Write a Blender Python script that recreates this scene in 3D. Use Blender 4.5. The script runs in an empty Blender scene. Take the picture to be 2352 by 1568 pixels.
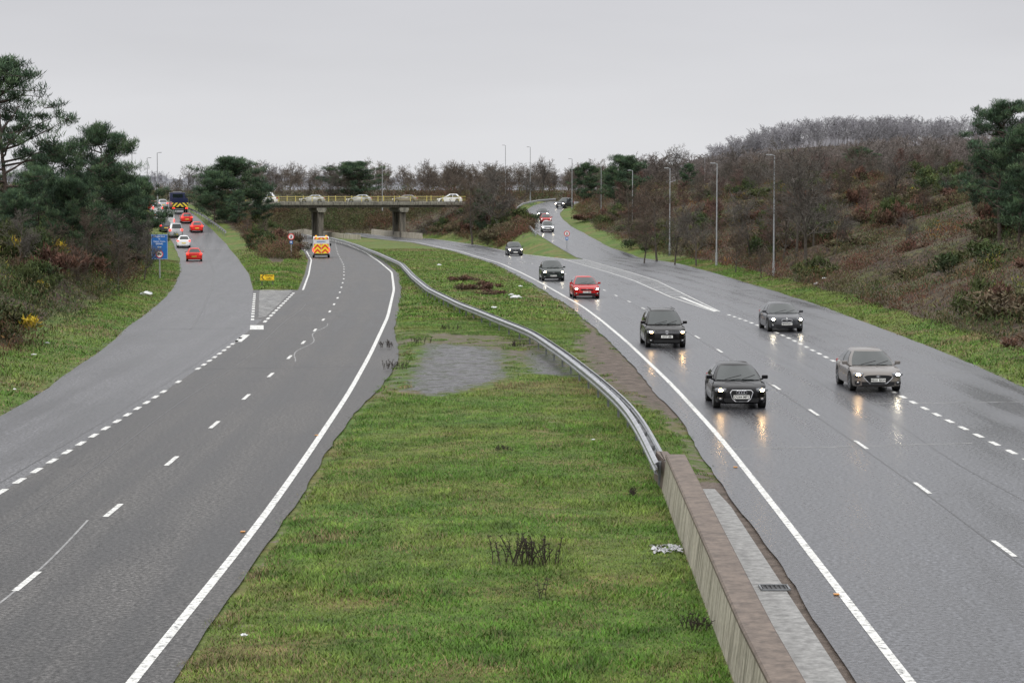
import bpy, bmesh, math, random
import numpy as np
from mathutils import Vector
random.seed(7); rng=np.random.default_rng(7)
D=bpy.data; scene=bpy.context.scene; COL=scene.collection
# ---------------------------------------------------------------- survey helpers
F=5123.0; CH=7.2; PT=math.atan(354/F); cp,sp=math.cos(PT),math.sin(PT)
def at(px,py,d):
    u=(px-1176)/F; v=(784-py)/F; k=cp+v*sp
    return (u*d/k,d,CH+d*(-sp+v*cp)/k)
def zm(Y): return np.interp(Y,[0,120,200,280,340,400,600],[0,0,-.45,-1.2,-1.6,-1.9,-2.3])
def zl(Y): return np.interp(Y,[0,120,200,235,250,275,300,325,350,375,400,430,500],[0,0,-.45,-.8,-.85,-.4,.5,1.6,2.8,3.8,4.3,4.6,4.7])
def zr(Y): return np.interp(Y,[0,120,200,262,290,312,356,400,440,500],[0,0,-.45,-1.03,-.1,.8,2.2,3.4,4.3,4.6])
def G(px,py,zf=zm,off=0.0):
    u=(px-1176)/F; v=(784-py)/F; k=cp+v*sp; t=(-sp+v*cp)/k
    Y=np.arange(20,620,.1); dd=CH+t*Y-zf(Y)-off
    i=np.argmax(dd<0) if (dd<0).any() else len(Y)-1
    return (u*Y[i]/k,float(Y[i]))
YG=np.arange(-60,620,1.0)
def edge(pts,zf=zm,off=0,near=None,sm=9):
    P=sorted([G(a,b,zf,off) for a,b in pts],key=lambda q:q[1])
    P=np.array([(p[1],p[0]) for p in P])
    if near is not None: P=np.vstack([[ -60,near],P]) if P[0,0]>-60 else P
    X=np.interp(YG,P[:,0],P[:,1])
    s=(P[-1,1]-P[-3,1])/(P[-1,0]-P[-3,0]); far=YG>P[-1,0]; X[far]=P[-1,1]+s*(YG[far]-P[-1,0])
    k=np.hanning(sm*2+1); k/=k.sum(); Xp=np.pad(X,sm,mode='reflect',reflect_type='odd')
    X=np.convolve(Xp,k,'valid')
    return lambda Y: np.interp(Y,YG,X)
LCL=edge([(0,960),(130,875),(250,790),(350,710),(400,660)],near=-15.6)
SLL=edge([(0,960),(130,875),(250,790),(350,710),(400,660),(415,622),(412,592),(400,560),(383,535),(362,508),(345,485)],zf=zl,near=-15.6)
SLR=edge([(582,668),(572,630),(548,595),(520,560),(490,530),(455,500),(430,482)],zf=zl,sm=5)
MLL=edge([(684,668),(700,630),(708,597),(698,577),(672,560),(640,549)],sm=5)
LINE_L=edge([(300,1568),(470,1360),(590,1210),(700,1055),(800,905),(850,815),(890,730),(905,665),(900,625),(870,600),(840,580),(800,562),(765,552),(720,543)],near=-5.55)
LCR=lambda Y: LINE_L(Y)+.52+.75*np.exp(-((np.asarray(Y,float)-92)/16)**2)
LANE_L=edge([(65,1333),(263,1170),(398,1056),(495,974),(565,912),(622,861),(665,821),(695,788),(722,761),(757,717),(778,680),(790,640),(790,610),(775,580)],near=-8.85)
GAP_L=edge([(33,1112),(258,975),(368,905),(480,830),(555,775),(582,750)],near=-12.05)
LINE_R=edge([(2090,1568),(1960,1400),(1800,1190),(1650,1000),(1540,880),(1440,785),(1340,705),(1240,648),(1150,605),(1060,578),(960,557),(850,546)],near=5.75)
RCL=lambda Y: LINE_R(Y)-.8
LANE_R=edge([(2305,1260),(2118,1120),(1980,1023),(1870,948),(1785,890),(1655,807),(1570,755),(1450,695),(1330,640),(1240,610),(1130,580),(1040,562)],near=9.8)
GAP_R=edge([(2320,1035),(2235,995),(2165,960),(2080,915),(1925,835),(1800,770),(1650,715)],near=13.7)
RMR=edge([(1640,711),(1480,655),(1332,598),(1200,583),(1100,563),(1000,549),(880,541)],sm=5)
RSL=edge([(1338,594),(1290,572),(1250,547),(1235,538),(1222,520),(1207,500),(1203,487),(1225,472),(1270,462)],zf=zr,sm=5)
RSR=edge([(2352,890),(2200,822),(2000,745),(1850,690),(1700,645),(1560,605),(1440,580),(1400,568),(1372,552),(1345,538),(1312,520),(1292,503),(1284,490),(1300,476),(1330,466)],zf=zr,near=18.2)
YN=G(583,666)[1]; YR=G(1338,595)[1]
wl=lambda Y: np.interp(Y,[20,32,52.5],[3.17,3.2,3.53])
# ---------------------------------------------------------------- noise
_lat=rng.random((256,256))
def vn(x,y,s):
    x=np.asarray(x,float)/s+1000.3; y=np.asarray(y,float)/s+1000.7
    i=np.floor(x).astype(int); j=np.floor(y).astype(int); a=x-i; b=y-j
    a=a*a*(3-2*a); b=b*b*(3-2*b); g=lambda p,q:_lat[p%256,q%256]
    return (g(i,j)*(1-a)+g(i+1,j)*a)*(1-b)+(g(i,j+1)*(1-a)+g(i+1,j+1)*a)*b
def sstep(x,a,b):
    t=np.clip((x-a)/(b-a),0,1); return t*t*(3-2*t)
def natural(X,Y):
    X=np.asarray(X,float)
    return 4.8+6.5*sstep(X,20,120)*sstep(Y,300,620)+1.5*vn(X,Y,60)+11.5*sstep(X,55,120)*sstep(Y,690,880)
def row(Y,X):
    Yc=min(max(Y,-50),470)
    a=float(SLL(Yc)); zs=float(zl(Yc)); z0=float(zm(Yc)); zz=float(zr(Yc))
    BL=float(np.interp(Y,[0,60,150,250,350,450],[4.6,5.2,6,5,5.2,5.2]))
    p=[(-3000,8),(-300,8),(a-40,max(BL,zs)+1),(a-16,max(BL,zs+.6)),(a-7.5,zs+1.9),(a-3.6,zs+.35),(a-1,zs+.06),(a-.3,zs-.05)]
    if Y>YN:
        s=float(SLR(Yc)); m=float(MLL(Yc)); w=m-s
        p+= [(s+.25,zs-.05),(s+w*.3,zs*.8+z0*.2+min(w*.05,.9)),(s+w*.75,zs*.25+z0*.75+min(w*.04,.4)),(m-.25,z0-.05)]
    c=float(LCR(Yc)); r=float(RCL(Yc))
    if Y<55.5: q=float(wl(Y)); p+=[(c+.05,z0-.05),(c+.5,z0+.02),(c+3.5,z0+.08),(q-.1,z0+.05),(q+.35,z0-.05),(r-.05,z0-.05)]
    else: p+=[(c+.05,z0-.05),(c+.5,z0+.02),((c+r)/2,z0+.08),(r-.5,z0+.02),(r-.05,z0-.05)]
    if Y>YR:
        s=float(RMR(Yc)); m=float(RSL(Yc)); w=m-s
        top=max(zz,min(4.9,z0+w*.32)) if Y>290 else zz
        p+=[(s+.25,z0-.05),(s+w*.12,z0+.2),(s+w*.55,z0*.2+top*.8+min(w*.04,.8)),(m-1.2,zz+.25*min(1,w/8)),(m-.25,zz-.05)]
    e=float(RSR(Yc)); q=zz
    hb=float(np.interp(Y,[0,100,200,300,400,470],[6.4,7.2,8.0,7.6,6.8,6.4]))
    p+=[(e+.3,q-.05),(e+.8,q+.05),(e+3.4,q+.45),(e+10,max(q+2.1,2.4)),(e+20,max(q+2.6,hb*.68)),(e+32,hb),(e+60,hb+.7),(e+150,hb+2),(e+3000,hb+8)]
    p=np.array(p); xx=np.maximum.accumulate(p[:,0]); z=np.interp(X,xx,p[:,1])
    n=natural(X,Y); t=float(sstep(Y,446,485)); 
    bump=((vn(X,Y,7)-.5)*1.1+(vn(X,Y,2.2)-.5)*.5)*(((X<a-5)|(X>e+5)).astype(float))
    return (z+bump)*(1-t)+n*t
def terr(x,y): return float(row(float(y),np.array([float(x)]))[0])
# ---------------------------------------------------------------- object helpers
def link(o): COL.objects.link(o); return o
def mesh_np(name,V,Fc,mat,C=None,smooth=False,parent=None):
    V=np.asarray(V,np.float32); Fc=np.asarray(Fc,np.int32); n,k=Fc.shape
    me=D.meshes.new(name); me.vertices.add(len(V)); me.vertices.foreach_set('co',V.ravel())
    me.loops.add(n*k); me.loops.foreach_set('vertex_index',Fc.ravel())
    me.polygons.add(n); me.polygons.foreach_set('loop_start',np.arange(0,n*k,k,dtype=np.int32))
    try: me.polygons.foreach_set('loop_total',np.full(n,k,dtype=np.int32))
    except Exception: pass
    me.polygons.foreach_set('use_smooth',np.full(n,smooth))
    me.update(calc_edges=True)
    if C is not None:
        ca=me.color_attributes.new('Col','FLOAT_COLOR','POINT')
        C=np.asarray(C,np.float32); C4=np.ones((len(V),4),np.float32); C4[:,:3]=C; ca.data.foreach_set('color',C4.ravel())
    if mat: me.materials.append(mat)
    o=link(D.objects.new(name,me))
    if parent: o.parent=parent
    return o
def comb(gs):
    V=[];Fc=[]
    for v,f in gs:
        b=len(V); V+= [tuple(q) for q in v]; Fc+=[tuple(i+b for i in g) for g in f]
    return V,Fc
def obj(name,g,mat,parent=None,smooth=False,loc=None,rotz=0,ang=35):
    if isinstance(g,list): g=comb(g)
    me=D.meshes.new(name); me.from_pydata(g[0],[],g[1]); me.materials.append(mat)
    bm=bmesh.new(); bm.from_mesh(me); bmesh.ops.recalc_face_normals(bm,faces=bm.faces[:]); bm.to_mesh(me); bm.free()
    if smooth:
        me.polygons.foreach_set('use_smooth',[True]*len(me.polygons)); me.set_sharp_from_angle(angle=math.radians(ang))
    o=link(D.objects.new(name,me))
    if parent: o.parent=parent
    if loc: o.location=loc
    o.rotation_euler[2]=rotz
    return o
def empty(name,loc=(0,0,0),rotz=0,parent=None):
    o=link(D.objects.new(name,None)); o.location=loc; o.rotation_euler[2]=rotz; o.empty_display_size=.3
    if parent: o.parent=parent
    return o
def tag(o,label,cat,group=None,kind=None):
    o['label']=label; o['category']=cat
    if group: o['group']=group
    if kind: o['kind']=kind
    return o
def gbox(c,s,b=0):
    bm=bmesh.new(); bmesh.ops.create_cube(bm,size=1)
    for v in bm.verts: v.co=Vector((v.co.x*s[0]+c[0],v.co.y*s[1]+c[1],v.co.z*s[2]+c[2]))
    if b: bmesh.ops.bevel(bm,geom=bm.edges[:]+bm.verts[:],offset=b,segments=2,affect='EDGES',profile=.6)
    bm.verts.index_update()
    r=([tuple(v.co) for v in bm.verts],[tuple(v.index for v in f.verts) for f in bm.faces]); bm.free(); return r
def gcyl(p0,p1,r0,r1=None,n=12):
    r1=r0 if r1 is None else r1
    p0=Vector(p0);p1=Vector(p1); d=(p1-p0).normalized(); a=d.orthogonal().normalized(); b=d.cross(a)
    V=[];
    for p,r in((p0,r0),(p1,r1)):
        for i in range(n):
            t=2*math.pi*i/n; V.append(tuple(p+a*r*math.cos(t)+b*r*math.sin(t)))
    Fc=[(i,(i+1)%n,n+(i+1)%n,n+i) for i in range(n)]+[tuple(range(n))[::-1],tuple(range(n,2*n))]
    return V,Fc
def gprism(P,y0,y1):
    n=len(P); V=[(x,y0,z) for x,z in P]+[(x,y1,z) for x,z in P]
    return V,[tuple(range(n)),tuple(range(n,2*n))[::-1]]+[(i,n+i,n+(i+1)%n,(i+1)%n) for i in range(n)]
def gring(c,R,r,n=20,sx=1,sz=1):
    V=[];Fc=[];m=6
    for i in range(n):
        t=2*math.pi*i/n
        for j in range(m):
            s=2*math.pi*j/m; q=R+r*math.cos(s); V.append((c[0]+q*math.cos(t)*sx,c[1]+r*math.sin(s),c[2]+q*math.sin(t)*sz))
    for i in range(n):
        for j in range(m): Fc.append((i*m+j,((i+1)%n)*m+j,((i+1)%n)*m+(j+1)%m,i*m+(j+1)%m))
    return V,Fc
def gell(c,s,n=12,m=8):
    V=[];Fc=[]
    for i in range(m+1):
        a=math.pi*i/m
        for j in range(n):
            b=2*math.pi*j/n; V.append((c[0]+s[0]*math.sin(a)*math.cos(b),c[1]+s[1]*math.sin(a)*math.sin(b),c[2]+s[2]*math.cos(a)))
    for i in range(m):
        for j in range(n): Fc.append((i*n+j,i*n+(j+1)%n,(i+1)*n+(j+1)%n,(i+1)*n+j))
    return V,Fc
def text(name,s,size,mat,parent,loc,rot=(math.pi/2,0,0),bold=0.0):
    cu=D.curves.new('t','FONT'); cu.body=s; cu.size=size; cu.align_x='CENTER'; cu.align_y='CENTER'; cu.offset=bold; cu.extrude=.002; cu.resolution_u=2
    t=link(D.objects.new('t',cu)); bpy.context.view_layer.update()
    me=D.meshes.new_from_object(t.evaluated_get(bpy.context.evaluated_depsgraph_get())); D.objects.remove(t)
    me.materials.clear(); me.materials.append(mat)
    o=link(D.objects.new(name,me)); o.parent=parent; o.location=loc; o.rotation_euler=rot; return o
def copy_thing(root,loc,rotz=0,sc=1.0):
    n=root.copy(); link(n); n.location=loc; n.rotation_euler[2]=rotz
    n.scale=(sc,sc,sc) if not isinstance(sc,tuple) else sc
    def rec(a,b):
        for c in a.children:
            k=c.copy(); link(k); k.parent=b; rec(c,k)
    rec(root,n); return n
# ---------------------------------------------------------------- materials
def nm(name):
    m=D.materials.new(name); m.use_nodes=True; t=m.node_tree; b=t.nodes['Principled BSDF']; return m,t,b
def N(t,ty,**k):
    n=t.nodes.new(ty)
    for a,v in k.items():
        if a=='inp':
            for q,w in v.items(): n.inputs[q].default_value=w
        else: setattr(n,a,v)
    return n
def noise(t,scale,det=3,co=None,rough=.55,vec=None):
    n=N(t,'ShaderNodeTexNoise',inp={'Scale':scale,'Detail':det,'Roughness':rough})
    if co is None: co=N(t,'ShaderNodeNewGeometry').outputs['Position']
    t.links.new(co,n.inputs['Vector']); return n.outputs['Fac']
def ramp(t,fac,stops):
    r=N(t,'ShaderNodeValToRGB'); e=r.color_ramp.elements
    while len(e)<len(stops): e.new(.5)
    for i,(p,c) in enumerate(stops):
        e[i].position=p; e[i].color=(c if isinstance(c,tuple) else (c,c,c))+(1,)
    t.links.new(fac,r.inputs['Fac']); return r.outputs['Color']
def mix(t,a,b,f,mode='MIX'):
    m=N(t,'ShaderNodeMix',data_type='RGBA',blend_type=mode)
    for s,v in ((m.inputs[0],f),(m.inputs[6],a),(m.inputs[7],b)):
        if hasattr(v,'links'): t.links.new(v,s)
        else: s.default_value=v if not isinstance(v,tuple) else v+(1,)
    return m.outputs[2]
def math_(t,op,a,b=None,clamp=False):
    m=N(t,'ShaderNodeMath',operation=op,use_clamp=clamp)
    for i,v in enumerate((a,b)):
        if v is None: continue
        if hasattr(v,'links'): t.links.new(v,m.inputs[i])
        else: m.inputs[i].default_value=v
    return m.outputs[0]
def bump(t,b,h,st=.3,dist=.02):
    n=N(t,'ShaderNodeBump',inp={'Strength':st,'Distance':dist}); t.links.new(h,n.inputs['Height']); t.links.new(n.outputs[0],b.inputs['Normal'])
def simple(name,col,rough=.6,metal=0,var=.15,scale=6,em=None,es=0,coat=0,spec=.5):
    m,t,b=nm(name); co=N(t,'ShaderNodeTexCoord').outputs['Object']
    f=noise(t,scale,4,co); c=ramp(t,f,[(.3,tuple(x*(1-var) for x in col)),(.7,tuple(min(1,x*(1+var)) for x in col))])
    t.links.new(c,b.inputs['Base Color']); b.inputs['Roughness'].default_value=rough; b.inputs['Metallic'].default_value=metal
    b.inputs['Coat Weight'].default_value=coat; b.inputs['Specular IOR Level'].default_value=spec
    if em: b.inputs['Emission Color'].default_value=em+(1,); b.inputs['Emission Strength'].default_value=es
    return m
def vcol(name,rough=.8,spec=.2,tint=1.0):
    m,t,b=nm(name); a=N(t,'ShaderNodeAttribute',attribute_name='Col')
    g=noise(t,1.3,2); c=mix(t,a.outputs['Color'],ramp(t,g,[(.35,.7),(.65,1.2)]),1.0,'MULTIPLY')
    t.links.new(c,b.inputs['Base Color']); b.inputs['Roughness'].default_value=rough; b.inputs['Specular IOR Level'].default_value=spec
    return m
def asphalt(name,dark,light,r0,r1,spec=.5,bs=.25,fam=.9,per=1.83,bd=.012):
    m,t,b=nm(name); uv=N(t,'ShaderNodeUVMap',uv_map='UVMap').outputs[0]
    pos=N(t,'ShaderNodeNewGeometry').outputs['Position']
    big=noise(t,.10,5,pos,.6); fine=noise(t,11,5,pos,.85); mp=N(t,'ShaderNodeMapping',inp={'Scale':(1.5,.035,1)}); t.links.new(uv,mp.inputs[0])
    streak=noise(t,1.0,5,mp.outputs[0],.6)
    sx=N(t,'ShaderNodeSeparateXYZ'); t.links.new(uv,sx.inputs[0])
    tr=math_(t,'MULTIPLY',math_(t,'SINE',math_(t,'MULTIPLY',sx.outputs[0],2*math.pi/per)),.05)
    f=math_(t,'ADD',math_(t,'ADD',math_(t,'MULTIPLY',big,.5),math_(t,'MULTIPLY',streak,.5)),tr)
    c=ramp(t,f,[(.40,dark),(.60,light)])
    c=mix(t,c,ramp(t,fine,[(.36,.2),(.5,.85),(.64,3.0)]),fam,'MULTIPLY')
    vor=N(t,'ShaderNodeTexVoronoi',feature='DISTANCE_TO_EDGE',inp={'Scale':.11}); 
    wob=N(t,'ShaderNodeTexNoise',inp={'Scale':.8,'Detail':5}); t.links.new(pos,wob.inputs['Vector'])
    wv=N(t,'ShaderNodeVectorMath',operation='MULTIPLY_ADD'); t.links.new(wob.outputs['Color'],wv.inputs[0]); wv.inputs[1].default_value=(3,3,0); t.links.new(pos,wv.inputs[2])
    t.links.new(wv.outputs[0],vor.inputs['Vector'])
    c=mix(t,c,ramp(t,vor.outputs[0],[(0,.35),(.004,.8),(.008,1.0)]),.45,'MULTIPLY')
    t.links.new(c,b.inputs['Base Color'])
    rr=ramp(t,f,[(.38,r0),(.62,r1)]); rr=mix(t,rr,ramp(t,fine,[(.35,.7),(.65,1.25)]),.9,'MULTIPLY'); t.links.new(rr,b.inputs['Roughness'])
    sl_=math_(t,'MULTIPLY',ramp(t,fine,[(.38,.15),(.62,1.0)]),spec*1.5); t.links.new(sl_,b.inputs['Specular IOR Level'])
    bump(t,b,fine,bs,bd); return m
A_L=asphalt('asphalt_worn',(.026,.025,.025),(.066,.063,.061),.46,.62,.40,.6)
A_S=asphalt('asphalt_slip',(.044,.044,.048),(.092,.092,.098),.38,.56,.45,.5)
A_R=asphalt('asphalt_wet',(.034,.035,.040),(.072,.074,.082),.24,.42,.48,.25)
def ground_mat():
    m,t,b=nm('ground_grass_and_earth'); pos=N(t,'ShaderNodeNewGeometry').outputs['Position']
    a=N(t,'ShaderNodeAttribute',attribute_name='Col'); s=N(t,'ShaderNodeSeparateColor'); t.links.new(a.outputs['Color'],s.inputs[0])
    n1=noise(t,.35,5,pos); n2=noise(t,2.2,5,pos); n3=noise(t,14,4,pos,.7); n0=noise(t,.12,4,pos)
    g=ramp(t,n1,[(.3,(.045,.095,.010)),(.5,(.070,.120,.016)),(.66,(.110,.115,.034))])
    g=mix(t,g,ramp(t,n0,[(.42,(1.,1.,1.)),(.60,(1.35,.90,1.2))]),.8,'MULTIPLY')
    g=mix(t,g,ramp(t,n2,[(.3,.5),(.7,1.45)]),.9,'MULTIPLY'); g=mix(t,g,ramp(t,n3,[(.3,.5),(.7,1.6)]),.9,'MULTIPLY')
    d=ramp(t,n2,[(.3,(.055,.042,.034)),(.7,(.15,.12,.10))]); d=mix(t,d,ramp(t,n3,[(.3,.6),(.7,1.4)]),.9,'MULTIPLY')
    br=ramp(t,n1,[(.35,(.045,.027,.018)),(.5,(.055,.040,.022)),(.62,(.060,.062,.022))]); br=mix(t,br,ramp(t,n2,[(.38,.35),(.6,1.5)]),.9,'MULTIPLY'); br=mix(t,br,ramp(t,n3,[(.3,.4),(.7,1.6)]),.9,'MULTIPLY')
    cc=ramp(t,n2,[(.35,(.022,.021,.024)),(.62,(.085,.082,.088))]); cc=mix(t,cc,ramp(t,n3,[(.35,.4),(.65,1.5)]),.9,'MULTIPLY')
    vor=N(t,'ShaderNodeTexVoronoi',feature='DISTANCE_TO_EDGE',inp={'Scale':.75}); wob=N(t,'ShaderNodeTexNoise',inp={'Scale':1.2,'Detail':5}); t.links.new(pos,wob.inputs['Vector'])
    wv=N(t,'ShaderNodeVectorMath',operation='MULTIPLY_ADD'); t.links.new(wob.outputs['Color'],wv.inputs[0]); wv.inputs[1].default_value=(2,2,0); t.links.new(pos,wv.inputs[2]); t.links.new(wv.outputs[0],vor.inputs['Vector'])
    cc=mix(t,cc,ramp(t,vor.outputs[0],[(0,(.25,.35,.10)),(.05,(.4,.5,.2)),(.09,(1.,1.,1.))]),.9,'MULTIPLY')
    def th(ch,k=1.3):
        q=math_(t,'ADD',ch,math_(t,'MULTIPLY',math_(t,'SUBTRACT',n2,.5),k)); q=math_(t,'ADD',q,math_(t,'MULTIPLY',math_(t,'SUBTRACT',n3,.5),.8))
        return math_(t,'MULTIPLY',math_(t,'SUBTRACT',q,.42),6,True)
    fd,fb,fc=th(s.outputs[0]),th(s.outputs[1]),th(s.outputs[2],1.3)
    c=mix(t,g,d,fd); c=mix(t,c,br,fb); c=mix(t,c,cc,fc); t.links.new(c,b.inputs['Base Color'])
    r=mix(t,(.85,.85,.85),ramp(t,n2,[(.4,.22),(.6,.6)]),fc); t.links.new(r,b.inputs['Roughness']); b.inputs['Specular IOR Level'].default_value=.3
    bump(t,b,n3,.7,.06); return m
M_ground=ground_mat()
def paint_mat():
    m,t,b=nm('road_paint'); n=noise(t,7,6,None,.75)
    c=ramp(t,n,[(.38,(.12,.12,.12)),(.46,(.50,.50,.48)),(.6,(.72,.72,.69))]); t.links.new(c,b.inputs['Base Color']); b.inputs['Roughness'].default_value=.5; return m
M_paint=paint_mat()
def conc(name,c0,c1,fa=.8):
    m,t,b=nm(name); pos=N(t,'ShaderNodeNewGeometry').outputs['Position']
    mp=N(t,'ShaderNodeMapping',inp={'Scale':(3,3,.35)}); t.links.new(pos,mp.inputs[0])
    st=noise(t,1.5,5,mp.outputs[0],.65); f=noise(t,12,4,pos)
    c=ramp(t,st,[(.36,c0),(.52,c1),(.66,tuple(x*1.25 for x in c1))]); c=mix(t,c,ramp(t,f,[(.35,.6),(.65,1.3)]),fa,'MULTIPLY')
    t.links.new(c,b.inputs['Base Color']); b.inputs['Roughness'].default_value=.7; bump(t,b,f,.3,.01); return m
M_wall=conc('stained_concrete',(.16,.145,.11),(.36,.33,.27),.5); M_cope=conc('brown_coping',(.080,.060,.048),(.128,.098,.078),.35)
M_bridge=conc('bridge_concrete',(.05,.045,.037),(.14,.125,.10)); M_beam=conc('bridge_fascia',(.07,.066,.053),(.20,.19,.155)); M_gut=conc('channel_concrete',(.15,.148,.145),(.23,.228,.222),.35)
M_galv=simple('galvanised_steel',(.38,.39,.41),.38,.7,.25,3); M_galvd=simple('weathered_steel',(.20,.21,.22),.5,.6,.3,3)
M_pole=simple('pole_grey',(.30,.31,.32),.5,.3,.15); M_tyre=simple('tyre_rubber',(.012,.012,.012),.8); M_rim=simple('alloy_rim',(.30,.31,.33),.35,.8)
M_blk=simple('black_plastic',(.012,.012,.013),.45,spec=.3); M_chr=simple('chrome',(.7,.7,.72),.15,1.0,.05); M_glass=simple('dark_glass',(.012,.018,.018),.04,0,.1,6,spec=.6)
M_pw=simple('plate_white',(.78,.78,.75),.4); M_py=simple('plate_yellow',(.75,.55,.05),.4); M_ink=simple('black_ink',(.01,.01,.01),.5)
M_lens=simple('lamp_lens',(.25,.26,.28),.1,.4,.05)
def emi(n,c,s): return simple(n,c,.3,em=c,es=s)
E_white=emi('lamp_white',(1,.88,.66),75); E_warm=emi('lamp_warm',(1,.62,.28),75); E_red=emi('brake_red',(1,.03,.02),5); E_redd=emi('tail_red',(.35,.01,.01),.05); E_dim=emi('lamp_dim',(.9,.88,.8),2.5)
def pnt(n,c,metal=.3,r=.22,co=.12,sp=.22): return simple(n,c,r,metal,.04,1,coat=co,spec=sp)
P_black=pnt('paint_black',(.003,.003,.004),0,.16,0,.2); P_grey=pnt('paint_grey',(.17,.155,.145),.3); P_dgrey=pnt('paint_dark_grey',(.055,.057,.063),.3); P_green=pnt('paint_dark_green',(.022,.030,.027)); P_red=pnt('paint_red',(.38,.010,.010),.1)
P_brown=pnt('paint_black_brown',(.005,.0045,.0045),0,.16,0,.2); P_silver=pnt('paint_silver',(.34,.35,.36),.4); P_white=pnt('paint_white',(.66,.67,.68),0); P_org=pnt('paint_bright_red',(.55,.022,.015),.1)
M_leaf=vcol('foliage',.7,.25); M_twig=vcol('twigs',.9,.1); M_blade=vcol('grass_blades',.6,.25); M_bark=simple('bark',(.065,.055,.045),.9,0,.35,5); M_pbark=simple('pine_bark',(.07,.052,.042),.9,0,.35,5)
M_litter=simple('litter_white',(.65,.66,.68),.5)
# ---------------------------------------------------------------- terrain
def inpoly(P,X,Y):
    r=np.zeros(X.shape,bool); n=len(P)
    for i in range(n):
        x1,y1=P[i];x2,y2=P[(i+1)%n]
        with np.errstate(divide='ignore',invalid='ignore'):
            c=((y1>Y)!=(y2>Y))&(X<(x2-x1)*(Y-y1)/((y2-y1)+1e-9)+x1)
        r^=c
    return r
def polym(P,X,Y,w=.8):
    ins=inpoly(P,X,Y); dm=np.full(X.shape,1e9); n=len(P)
    for i in range(n):
        x1,y1=P[i];x2,y2=P[(i+1)%n]; dx,dy=x2-x1,y2-y1; t=np.clip(((X-x1)*dx+(Y-y1)*dy)/(dx*dx+dy*dy+1e-9),0,1)
        dm=np.minimum(dm,np.hypot(X-x1-t*dx,(Y-y1-t*dy)))
    return np.clip(.5+np.where(ins,dm,-dm)/w*.5,0,1)
def GP(l): return [G(a,b) for a,b in l]
PATCH=[GP([(925,900),(985,912),(1060,902),(1168,872),(1155,812),(1110,800),(985,788),(945,850)]),GP([(1215,862),(1330,872),(1275,820),(1215,803)])]
DIRT=[GP([(1320,775),(1365,745),(1560,900),(1650,1020),(1570,975),(1480,935),(1420,905),(1350,850)]),GP([(840,930),(905,910),(940,800),(985,780),(925,760),(880,785)]),GP([(1560,1085),(1690,1075),(1740,1140),(1580,1140)]),GP([(905,800),(1330,870),(1340,785),(1200,775),(960,755)])]
def masks(X,Y):
    dirt=np.zeros(X.shape); con=np.zeros(X.shape)
    for p in PATCH: con=np.maximum(con,polym(p,X,Y,1.3)*.92)
    for i,p in enumerate(DIRT): dirt=np.maximum(dirt,polym(p,X,Y,1.6)*(1.0,.75,.8,.55)[i])
    Yc=np.clip(Y,-50,470); a=SLL(Yc); e=RSR(Yc)
    scr=np.maximum(sstep(a-2.6-1.2*vn(Y,X,5)-X,0,1.0),sstep(X-e-1.6-1.3*vn(Y,X,5),0,1.2))
    isl=((X>SLR(Yc)+3)&(X<MLL(Yc)-2.5)&(Y>225))|((X>RMR(Yc)+3)&(X<RSL(Yc)-2)&(Y>300))|(Y>440)
    scr=np.where(isl,1.0,scr); scr=np.clip(scr-.18*((X>e+8)*sstep(vn(X,Y,14),.6,.8)),0,1)
    inmed=(X>LCR(Yc))&(X<RCL(Yc)); dirt=np.maximum(dirt,.34*inmed*sstep(vn(X,Y,5)*.6+vn(X,Y,1.7)*.4,.58,.75))
    dirt=np.maximum(dirt,.46*np.clip(1-np.abs(X-LCR(Yc)-.05)/.45,0,1))
    dirt=np.maximum(dirt,.6*np.clip(1-np.abs(X-RCL(Yc)+.2)/.9,0,1)); dirt=np.maximum(dirt,.5*np.clip(1-np.abs(X-e-.1)/.6,0,1)); dirt=np.maximum(dirt,.5*np.clip(1-np.abs(X-a+.1)/.6,0,1))
    near=(Y<54)&(X>wl(np.minimum(Y,54))+.2)&(X<6); dirt=np.where(near,.8,dirt)
    return dirt,scr,con
g=lambda a,b,r: list(np.geomspace(a,b,r))
Xs=np.array(sorted(set(list(np.arange(-30,30,.4))+list(np.arange(-95,-30,.9))+list(np.arange(30,95,.9))+[-x for x in g(95,3500,28)]+g(95,3500,28))))
Ys=np.array([-200,-60,0]+list(np.arange(15,125,.6))+list(np.arange(125,260,1.25))+list(np.arange(260,500,2.5))+g(500,7000,40))
XX,YY=np.meshgrid(Xs,Ys); ZZ=np.array([row(y,Xs) for y in Ys])
dirt,scr,con=masks(XX,YY); V=np.stack([XX.ravel(),YY.ravel(),ZZ.ravel()],1)
nx,ny=len(Xs),len(Ys); I=np.arange(nx*ny).reshape(ny,nx); Fq=np.stack([I[:-1,:-1],I[:-1,1:],I[1:,1:],I[1:,:-1]],-1).reshape(-1,4)
o=mesh_np('ground',V,Fq,M_ground,np.stack([dirt.ravel(),scr.ravel(),con.ravel()],1),True); tag(o,'grassy verges and scrubby banks around the roads','ground',kind='structure')
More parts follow.
